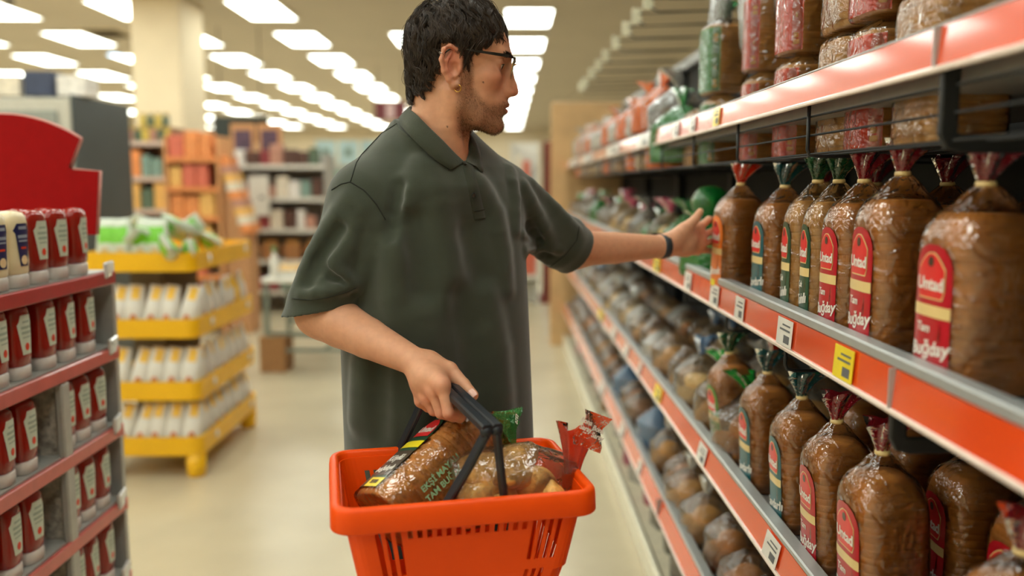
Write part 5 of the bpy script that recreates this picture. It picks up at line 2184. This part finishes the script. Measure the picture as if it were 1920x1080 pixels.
# ---- trousers, shoes
m_pants = mat('dark_denim', (34, 36, 42), rough=.9, var=.15, nscale=60, bump=.2, bscale=600)
V, F = polygonise(pants, (-.50, 1.35, .03), (.30, 2.15, 1.08), .006)
V = relax(V, F, 3, .5)
man_part('trousers', V, F, m_pants)
m_shoe = mat('shoe_leather', (26, 24, 24), rough=.5)
m_sole = mat('shoe_sole', (210, 208, 200), rough=.7)
for ft in FEET:
    mb = MB()
    fd = np.append(TF, 0)
    ld = np.append(TL, 0)
    prof = [(-.085, .026, .02), (-.075, .034, .055), (-.04, .037, .075), (0, .038, .08), (.05, .042, .06), (.10, .046, .045), (.145, .042, .036), (.175, .026, .024)]
    rings = []
    for (t, w, h) in prof:
        c = ft + fd * t
        rings.append([tuple((c + ld * w * math.cos(q))[:2] - MANV[:2]) + (.024 + max(0.0, math.sin(q)) * h,) for q in [2 * math.pi * j / 14 for j in range(14)]])
    mb.loft(rings)
    sh = mb.build('shoe', m_shoe, MAN, True)
    mb = MB()
    lo_, hi_ = [], []
    out = [(t, w) for (t, w, h) in prof] + [(t, -w) for (t, w, h) in prof[::-1]]
    for zz, tgt in ((.0, lo_), (.026, hi_)):
        for (t, w) in out:
            p = ft + fd * t * 1.03 + ld * w * 1.06
            tgt.append((p[0] - MANV[0], p[1] - MANV[1], zz))
    mb.loft([lo_, hi_])
    mb.build('sole', m_sole, sh, False)


# ---- strips that follow the shirt: seams, placket, buttons
def on_shirt(pix, lift=.0006):
    p = march_many(shirt, pix)
    return p + grad_many(shirt, p) * np.reshape(lift, (-1, 1))


def poly(pts, n):
    out = []
    seg = [math.dist(a, b) for a, b in zip(pts[:-1], pts[1:])]
    tot = sum(seg)
    for i in range(n + 1):
        s_ = tot * i / n
        for a, b, l_ in zip(pts[:-1], pts[1:], seg):
            if s_ <= l_ + 1e-6:
                t = s_ / l_ if l_ else 0
                out.append((a[0] + (b[0] - a[0]) * t, a[1] + (b[1] - a[1]) * t))
                break
            s_ -= l_
    return out


m_seam = mat('polo_seam_thread', (36, 40, 33), rough=.95)
for pl, r in (([(744, 232), (715, 250), (688, 274), (668, 305), (657, 341)], .0011),
              ([(622, 356), (640, 345), (657, 341), (682, 356), (705, 382), (723, 412)], .0013),
              ([(548, 560), (580, 563), (615, 558), (650, 548), (668, 540)], .0010),
              ([(1086, 424), (1082, 450), (1060, 478), (1032, 500)], .0010)):
    pts = march_many(shirt, poly(pl, 26))
    pts = pts[~np.isnan(pts[:, 0])]
    MB().tube([p - MANV for p in pts], r, 6).build('seam', m_seam, polo, True)

m_plk = mat('polo_placket', (60, 64, 53), rough=.92, var=.1, nscale=14, bump=.25, bscale=900, spec=.15, sheen=.2)
left = poly([(866, 306), (876, 345), (887, 402), (889, 412)], 24)
right = poly([(884, 303), (896, 345), (908, 398), (910, 408)], 24)
mb = MB()
rows = []
for a, b in zip(left, right):
    ts = (0, .06, .5, .94, 1)
    rows.append(list(on_shirt([(a[0] + (b[0] - a[0]) * t, a[1] + (b[1] - a[1]) * t) for t in ts], [.0002, .0020, .0023, .0020, .0002]) - MANV))
mb.loft(rows, closed=False)
plk = mb.build('placket', m_plk, polo, True)
m_btn = mat('button_horn', (40, 42, 36), rough=.35)
for bx, by in ((870, 308), (886, 366)):
    p = on_shirt([(bx, by)], .003)[0]
    g = Vector(grad(shirt, p))
    R = g.to_track_quat('Z', 'Y').to_matrix()
    mb = MB()
    prof = [(.0001, .0004), (.0025, .0004), (.0032, .0010), (.0045, .0012), (.0052, .0004), (.0050, -.001)]
    rings = [[R @ Vector((rr * math.cos(q), rr * math.sin(q), zz)) + Vector(p - MANV) for q in [2 * math.pi * j / 16 for j in range(16)]] for rr, zz in prof]
    mb.loft(rings)
    mb.build('button', m_btn, plk, True)
MB().tube(on_shirt(poly([(887, 396), (908, 392)], 10), .0026) - MANV, .0007, 5).build('seam', m_seam, plk, True)

# ---- collar: a folded leaf that runs round the neck and opens at the throat
m_col = mat('polo_collar_rib', (66, 71, 59), rough=.95, var=.08, nscale=40, bump=.35, bscale=500, sheen=.2, spec=.15)
TOPC = [  # (azimuth from forward in degrees): pixel and depth of the fold line, pixel and depth of the lower edge
    (4, (869, 303), 1.640, (846, 318), 1.612),
    (22, (853, 288), 1.632, (836, 312), 1.606),
    (45, (832, 266), 1.622, (812, 296), 1.600),
    (70, (806, 241), 1.622, (784, 270), 1.604),
    (95, (783, 218), 1.638, (760, 245), 1.632),
    (120, (768, 205), 1.690, (746, 229), 1.700),
    (150, (770, 200), 1.745, (748, 226), 1.775),
    (180, (790, 198), 1.780, (772, 228), 1.820),
    (215, (825, 202), 1.790, (826, 232), 1.830),
    (250, (856, 216), 1.775, (870, 246), 1.800),
    (285, (874, 240), 1.742, (893, 268), 1.742),
    (315, (882, 266), 1.705, (902, 296), 1.700),
    (340, (880, 290), 1.680, (905, 323), 1.672),
    (352, (873, 304), 1.650, (893, 312), 1.660),
]
rows = []
for (az, tp, ty, bp_, by) in TOPC:
    a = P(tp[0], tp[1], ty)
    b = P(bp_[0], bp_[1], by)
    c = np.array([TC[0] + .002, TC[1] - .004, 0])
    out = np.array([b[0] - c[0], b[1] - c[1], 0])
    out /= np.linalg.norm(out)
    inner = a - out * .003 - np.array([0, 0, .034])
    row = [inner, a * .55 + inner * .45 - out * .001, a - out * .0025, a + np.array([0, 0, .0015]), a + out * .003 - np.array([0, 0, .001]),
           a * .5 + b * .5 + out * .0035, b + out * .0015, b - out * .0015 - np.array([0, 0, .0005]), a * .6 + b * .4 - out * .003]
    rows.append([p - MANV for p in row])


def smooth_rows(rows, sub=4):
    R_ = np.array(rows)
    n = len(R_)
    out = []
    for i in range(n - 1):
        p0, p1, p2, p3 = R_[max(i - 1, 0)], R_[i], R_[i + 1], R_[min(i + 2, n - 1)]
        for s in range(sub):
            t = s / sub
            out.append(.5 * ((2 * p1) + (-p0 + p2) * t + (2 * p0 - 5 * p1 + 4 * p2 - p3) * t * t + (-p0 + 3 * p1 - 3 * p2 + p3) * t ** 3))
    out.append(R_[-1])
    return out


mb = MB()
mb.loft([list(map(tuple, r)) for r in smooth_rows(rows)], closed=True)
mb.build('collar', m_col, polo, True)
print('shirt bits', _time.time() - _t0)
# ================================================================== hair, beard, eyes
HL_X = [-110, -82, -64, -48, -34, -27, 3, 9, 26, 34, 48, 62, 84, 115]
HL_Z = [-66, -66, -60, -42, -14, 34, 36, 2, -8, 26, 34, 52, 64, 68]
HC = np.array([1.0, 0, 40])
HRAD = np.array([90.0, 80, 89])


def hairline(x):
    return np.interp(x, HL_X, HL_Z)


hairf = Field()


def _cap(q):
    l = (q - HO) @ HR * 1000.0
    d = (l - HC) / (HRAD - 5)
    k0 = np.sqrt((d * d).sum(1)) + 1e-6
    v = (k0 - 1) * 78
    # back of the head drops straight to the nape
    nape = np.maximum(np.maximum(np.hypot(l[:, 0] + 26, l[:, 1]) - (57 - .10 * (20 - l[:, 2])), l[:, 2] - 20), -68 - l[:, 2])
    v = smin(v, nape, 24)
    return np.maximum(v, (hairline(l[:, 0]) - l[:, 2]) * .55) * .001


hairf.fn(_cap, HO - .13, HO + .15, .001)
V, F = polygonise(hairf, HO - np.array([.12, .11, .09]), HO + np.array([.13, .11, .15]), .003)
V = relax(V, F, 2, .5)
m_hair = mat('dark_brown_hair', (40, 31, 25), rough=.42, var=.35, nscale=60, spec=.45)
cap = man_part('hair', V, F, m_hair)


def strands_mesh(name, paths, radii, material, parent):
    """paths (S,N,3) in world metres, radii (N,): three-sided tapering strands in one mesh"""
    S, N, _ = paths.shape
    t = np.gradient(paths, axis=1)
    t /= np.linalg.norm(t, axis=2, keepdims=True) + 1e-9
    ref = np.zeros_like(t)
    ref[..., 0], ref[..., 1], ref[..., 2] = .31, .87, .38
    u = np.cross(t, ref)
    u /= np.linalg.norm(u, axis=2, keepdims=True) + 1e-9
    w = np.cross(t, u)
    vs = []
    for q in (0, 2.094, 4.189):
        vs.append(paths + (u * math.cos(q) + w * math.sin(q)) * radii[None, :, None])
    V_ = np.stack(vs, 2).reshape(-1, 3)
    base = (np.arange(S)[:, None] * N + np.arange(N - 1)[None]) * 3
    Fq = []
    for k_ in range(3):
        k2 = (k_ + 1) % 3
        Fq.append(np.stack([base + k_, base + k2, base + 3 + k2, base + 3 + k_], -1).reshape(-1, 4))
    F_ = np.concatenate(Fq)
    return link(name, mesh_np(name, V_ - MANV, F_), parent, material)


def grow_hair(nclump=640, per=24, npt=9):
    rng = np.random.default_rng(11)
    crown = np.array([-.42, 0.05, .90])
    crown /= np.linalg.norm(crown)
    out = []
    made = 0
    while made < nclump:
        q = rng.normal(size=3)
        q /= np.linalg.norm(q)
        l = HC + q * HRAD
        if l[2] < hairline(l[0]) + 1 or (abs(l[1]) < 40 and l[0] > 60 and l[2] < 60):
            continue
        made += 1
        tang = q - crown * 1.0
        tang -= q * (tang @ q)
        if np.linalg.norm(tang) < .15:
            tang = rng.normal(size=3)
        tang /= np.linalg.norm(tang)
        tang = tang + rng.normal(size=3) * .35 + np.array([0, 0, -.25])
        top = max(0.0, q[2])
        length = rng.uniform(.65, 1.15) * (7.5 if top > .35 else 6.0)
        ph, fr, am = rng.uniform(0, 6.28), rng.uniform(1.0, 2.0), rng.uniform(.4, 1.0)
        lift = rng.uniform(.0, .115) + .035 * top
        curl = rng.normal() * .35
        ov = rng.uniform(-14, 10)
        pts = []
        stop = False
        for i in range(npt):
            t = i / (npt - 1)
            lf = .965 + (lift + .035) * math.sin(min(1.0, t * 1.3 + .12) * math.pi * .62)
            if q[2] >= 0:
                p = HC + HRAD * q * lf
            else:                                  # below the widest line follow the neck instead of the sphere
                phi = math.asin(min(1.0, -q[2]))
                f = min(1.0, phi / 1.1)
                hd = q[:2] / (np.linalg.norm(q[:2]) + 1e-6)
                k_ = (1 - .33 * f) * lf
                p = np.array([HC[0] - 27 * f + HRAD[0] * hd[0] * k_, HRAD[1] * hd[1] * k_, HC[2] - HRAD[2] * phi * 1.05])
            pts.append(p)
            over = 26 if p[0] > 55 else (9 if p[0] > 6 else (-4 if p[0] > -36 and p[2] > 0 else ov))
            if p[2] < hairline(p[0]) - over:
                stop = True
            if stop:
                continue
            side = np.cross(q, tang)
            d = tang + side * (am * math.sin(ph + fr * 6.28 * t) + curl * t)
            d -= q * (d @ q)
            d /= np.linalg.norm(d)
            q = q + d * (length / (npt - 1)) * .118
            q /= np.linalg.norm(q)
            tang = tang * .9 + d * .1 + np.array([0, 0, -.06])
        out.append(np.array(pts))
    G = np.array(out)
    S = []
    for g in G:
        o = rng.normal(size=(per, 3)) * np.array([4.2, 4.2, 3.0])
        t = np.linspace(0, 1, G.shape[1])
        tap = (1.0 - .84 * t ** 1.1)
        wob = rng.normal(size=(per, 3)) * 1.6
        path = g[None] + o[:, None, :] * tap[None, :, None] + wob[:, None, :] * np.sin(t * 6 + rng.uniform(0, 6))[None, :, None] * .5
        S.append(path)
    S = np.concatenate(S)
    return HO + (S * .001) @ HR.T


HS = grow_hair()
m_strand = mat('dark_brown_hair_strand', (58, 45, 34), rough=.33, var=.45, nscale=40, spec=.5)
strands_mesh('strands', HS, np.array([.40, .40, .39, .38, .36, .33, .29, .22, .08]) * .001, m_strand, cap)

# stubble
rng = np.random.default_rng(5)
fa = BODY_F[:, 0]
cand = np.where(BODY_BEARD[fa] > .25)[0]
Vn = np.cross(BODY_V[BODY_F[:, 2]] - BODY_V[BODY_F[:, 0]], BODY_V[BODY_F[:, 3]] - BODY_V[BODY_F[:, 1]])
Vn /= np.linalg.norm(Vn, axis=1)[:, None] + 1e-12
if (Vn * (BODY_V[fa] - HO)).sum() < 0:
    Vn = -Vn
prob = BODY_BEARD[fa[cand]]
sel = rng.choice(cand, 7000, p=prob / prob.sum())
root = BODY_V[BODY_F[sel]].mean(1) + rng.normal(size=(len(sel), 3)) * .0006
drc = Vn[sel] * .55 + np.array([.25, 0, -.75]) + rng.normal(size=(len(sel), 3)) * .22
drc /= np.linalg.norm(drc, axis=1)[:, None]
ln = rng.uniform(.0012, .0038, len(sel))[:, None]
mid = root + drc * ln * .5
tip = root + drc * ln + np.array([0, 0, -.0006])
m_beard = mat('brown_stubble', (112, 78, 50), rough=.5, var=.4, nscale=120)
strands_mesh('beard', np.stack([root, mid, tip], 1), np.array([.00022, .00018, .00005]), m_beard, MAN)
# eyebrows
bm_ = np.maximum(np.exp(-(((BODY_L - np.array([92, -29, 20])) / np.array([30, 20, 4.2])) ** 2).sum(1) ** 1.5),
                 np.exp(-(((BODY_L - np.array([92, 29, 20])) / np.array([30, 20, 4.2])) ** 2).sum(1) ** 1.5))
cand = np.where(bm_[fa] > .3)[0]
sel = rng.choice(cand, 900)
root = BODY_V[BODY_F[sel]].mean(1)
sy = np.sign(BODY_L[fa[sel], 1])
drc = Vn[sel] * .35 + np.stack([-.35 * np.ones(len(sel)), .8 * sy, np.full(len(sel), .18)], 1) + rng.normal(size=(len(sel), 3)) * .15
drc /= np.linalg.norm(drc, axis=1)[:, None]
strands_mesh('eyebrow', np.stack([root, root + drc * .004, root + drc * .0075 - np.array([0, 0, .0008])], 1), np.array([.00028, .00024, .00006]), m_hair, MAN)

# eyes
m_eye = mat('eye_white', (222, 214, 204), rough=.15, var=.03)
m_iris = mat('brown_iris', (52, 34, 24), rough=.1)
for s in (-1, 1):
    mb = MB()
    c = Vector(H(77.6, s * 33, .5) - MANV)
    d = Vector(HR @ np.array([.93, 0, -.36]))
    R = d.to_track_quat('Z', 'Y').to_matrix()
    prof = [(.0125 * math.sin(a), .0125 * math.cos(a)) for a in np.linspace(.02, math.pi - .02, 16)]
    mb.loft([[R @ Vector((r * math.cos(q), r * math.sin(q), z)) + c for q in np.linspace(0, 2 * math.pi, 20, endpoint=False)] for r, z in prof])
    eye = mb.build('eye', m_eye, MAN, True)
    mb = MB()
    prof = [(.0128 * math.sin(a), .0128 * math.cos(a)) for a in np.linspace(.02, .62, 7)]
    mb.loft([[R @ Vector((r * math.cos(q), r * math.sin(q), z)) + c for q in np.linspace(0, 2 * math.pi, 20, endpoint=False)] for r, z in prof], cap1=False)
    mb.build('iris', m_iris, eye, True)

# lashes
for s in (-1, 1):
    MB().tube([H(91.2 - .045 * (y - 31) ** 2, s * y, .6 - .012 * (y - 32) ** 2) - MANV for y in np.linspace(20, 47, 12)], .0011, 5).build('eyelash', m_hair, MAN, True)

# thumb nail
m_nail = mat('finger_nail', (232, 186, 168), rough=.25, var=.03)


def nail(tipp, prev, up, w=.0062, l=.0075, r=.0098):
    d = (tipp - prev) / np.linalg.norm(tipp - prev)
    up = up - d * (up @ d)
    up /= np.linalg.norm(up)
    sd = np.cross(d, up)
    rows = []
    for i in range(7):
        t = -1 + 2 * i / 6
        ww = w * (1 - .25 * max(0, t) ** 3)
        rows.append([tuple(tipp + d * (l * t + .001) + sd * ww * s_ + up * (math.sqrt(max(r * r - (ww * s_) ** 2, 0)) + .0004 - .0012 * max(0, t) ** 2) - MANV) for s_ in np.linspace(-1, 1, 7)])
    MB().loft(rows, closed=False).build('nail', m_nail, MAN, True)


nail(TH[3], TH[2], np.array([-.15, -.75, .65]))

# ================================================================== glasses, earrings, wrist band
m_blk = mat('black_acetate', (16, 16, 18), rough=.25, coat=.3)
m_gold = mat('gold_metal', (214, 168, 84), rough=.2, metal=1.0)
m_sil = mat('steel_metal', (196, 196, 200), rough=.2, metal=1.0)
GL = thing('eyeglasses', 'black browline eyeglasses with thin gold lower rims on the man', 'glasses', tuple(H(100, 0, 0)))
GLV = H(100, 0, 0)


def gx(y, z):
    return 113 - .0016 * y * y + .22 * (z - 10) * (1 if z < 10 else .3)


for s in (-1, 1):
    out = []
    for j in range(40):
        t = 2 * math.pi * j / 40
        c_, s_ = math.cos(t), math.sin(t)
        y = s * (34 + 25 * math.copysign(abs(c_) ** .8, c_))
        z = -8 + 19 * math.copysign(abs(s_) ** .8, s_)
        out.append((y, z))
    ring = [H(gx(y, z), y, z) - GLV for y, z in out]
    MB().tube(ring + [ring[0]], .0007, 6, False).build('rim', m_gold, GL, True)
    top = [(s * y, 10.5 - .003 * (y - 34) ** 2) for y in np.linspace(8, 61, 12)]
    MB().bar([H(gx(y, z) + .8, y, z) - GLV for y, z in top], .0030, .0052).build('brow_bar', m_blk, GL, True)
    mb = MB()
    c0 = H(gx(s * 34, -8), s * 34, -8) - GLV
    off = HR @ np.array([.0007, 0, 0])
    n0 = [p + off for p in ring]
    mb.loft([[tuple(p) for p in ring], [tuple(p) for p in n0]])
    mb.build('lens', film('spectacle_lens', (250, 252, 250), base=.0, rough=.02, bump=.0), GL, False)
    tm = [(gx(61, 10) - 1, 61, 10), (98, 66, 11.5), (70, 72, 14.5), (30, 77, 19), (8, 79, 22), (-8, 80, 23), (-20, 80, 15), (-27, 79, 0)]
    hs = [.0048, .0056, .0052, .0036, .0030, .0028, .0030, .0026]
    mb = MB()
    pts = [Vector(H(a, s * b, c) - GLV) for a, b, c in tm]
    rings = []
    for p, h_ in zip(pts, hs):
        rings.append([p + Vector((0, -s * .0011, h_ / 2)), p + Vector((0, s * .0011, h_ / 2)), p + Vector((0, s * .0011, -h_ / 2)), p + Vector((0, -s * .0011, -h_ / 2))])
    mb.loft(rings)
    mb.build('temple', m_blk, GL, False)
MB().tube([H(gx(8, 4) + 1, 8, 4) - GLV, H(117, 0, 6) - GLV, H(gx(8, 4) + 1, -8, 4) - GLV], .0012, 8).build('bridge', m_gold, GL, True)


def hoop(name, label, c, r, tr, m, nrm=(0, 1, 0)):
    R = Vector(nrm).to_track_quat('Z', 'Y').to_matrix()
    o = thing(name, label, 'earring', tuple(c))
    MB().tube([R @ Vector((r * math.cos(q), r * math.sin(q), 0)) for q in np.linspace(.3, 6.1, 24)], tr, 8).build('ring', m, o, True)
    MB().tube([R @ Vector((r * math.cos(q), r * math.sin(q), 0)) for q in np.linspace(6.05, 6.6, 4)], tr * 1.25, 8).build('clasp', m, o, True)


hoop('hoop_earring', 'small gold hoop earring in the ear lobe of the man', H(2, -75, -49), .0066, .0009, m_gold, (.35, 1, .1))
hoop('ear_cuff', 'small steel ring through the upper rim of the ear', H(-28, -88, 11), .0052, .0006, m_sil, (.5, .25, 1))

ax = (W_L - mL) / np.linalg.norm(W_L - mL)
ax = Vector(ax)
R = ax.to_track_quat('Z', 'Y').to_matrix()
bc = Vector(W_L) - ax * .002
WB = thing('fitness_band', 'dark grey fitness band around the wrist of the reaching arm', 'wristband', tuple(bc))
prof = [(.0285, -.0105), (.0308, -.0095), (.0314, 0), (.0308, .0095), (.0285, .0105), (.0280, 0)]
m_band = mat('grey_silicone', (44, 52, 58), rough=.55)
mb = MB()
mb.loft([[R @ Vector((rr * math.cos(q), rr * .98 * math.sin(q), zz)) for rr, zz in prof] for q in np.linspace(0, 2 * math.pi, 41)], True, False, False)
mb.build('strap', m_band, WB, True)
sd = R.inverted() @ Vector((.2, .75, .6))
sd.z = 0
sd.normalize()
RM = R @ sd.to_track_quat('Z', 'Y').to_matrix()
MB().box(R @ (sd * .0325), (.020, .040, .009), RM, .003).build('tracker', mat('black_glass', (12, 14, 16), rough=.12), WB, False)
print('man done', _time.time() - _t0)
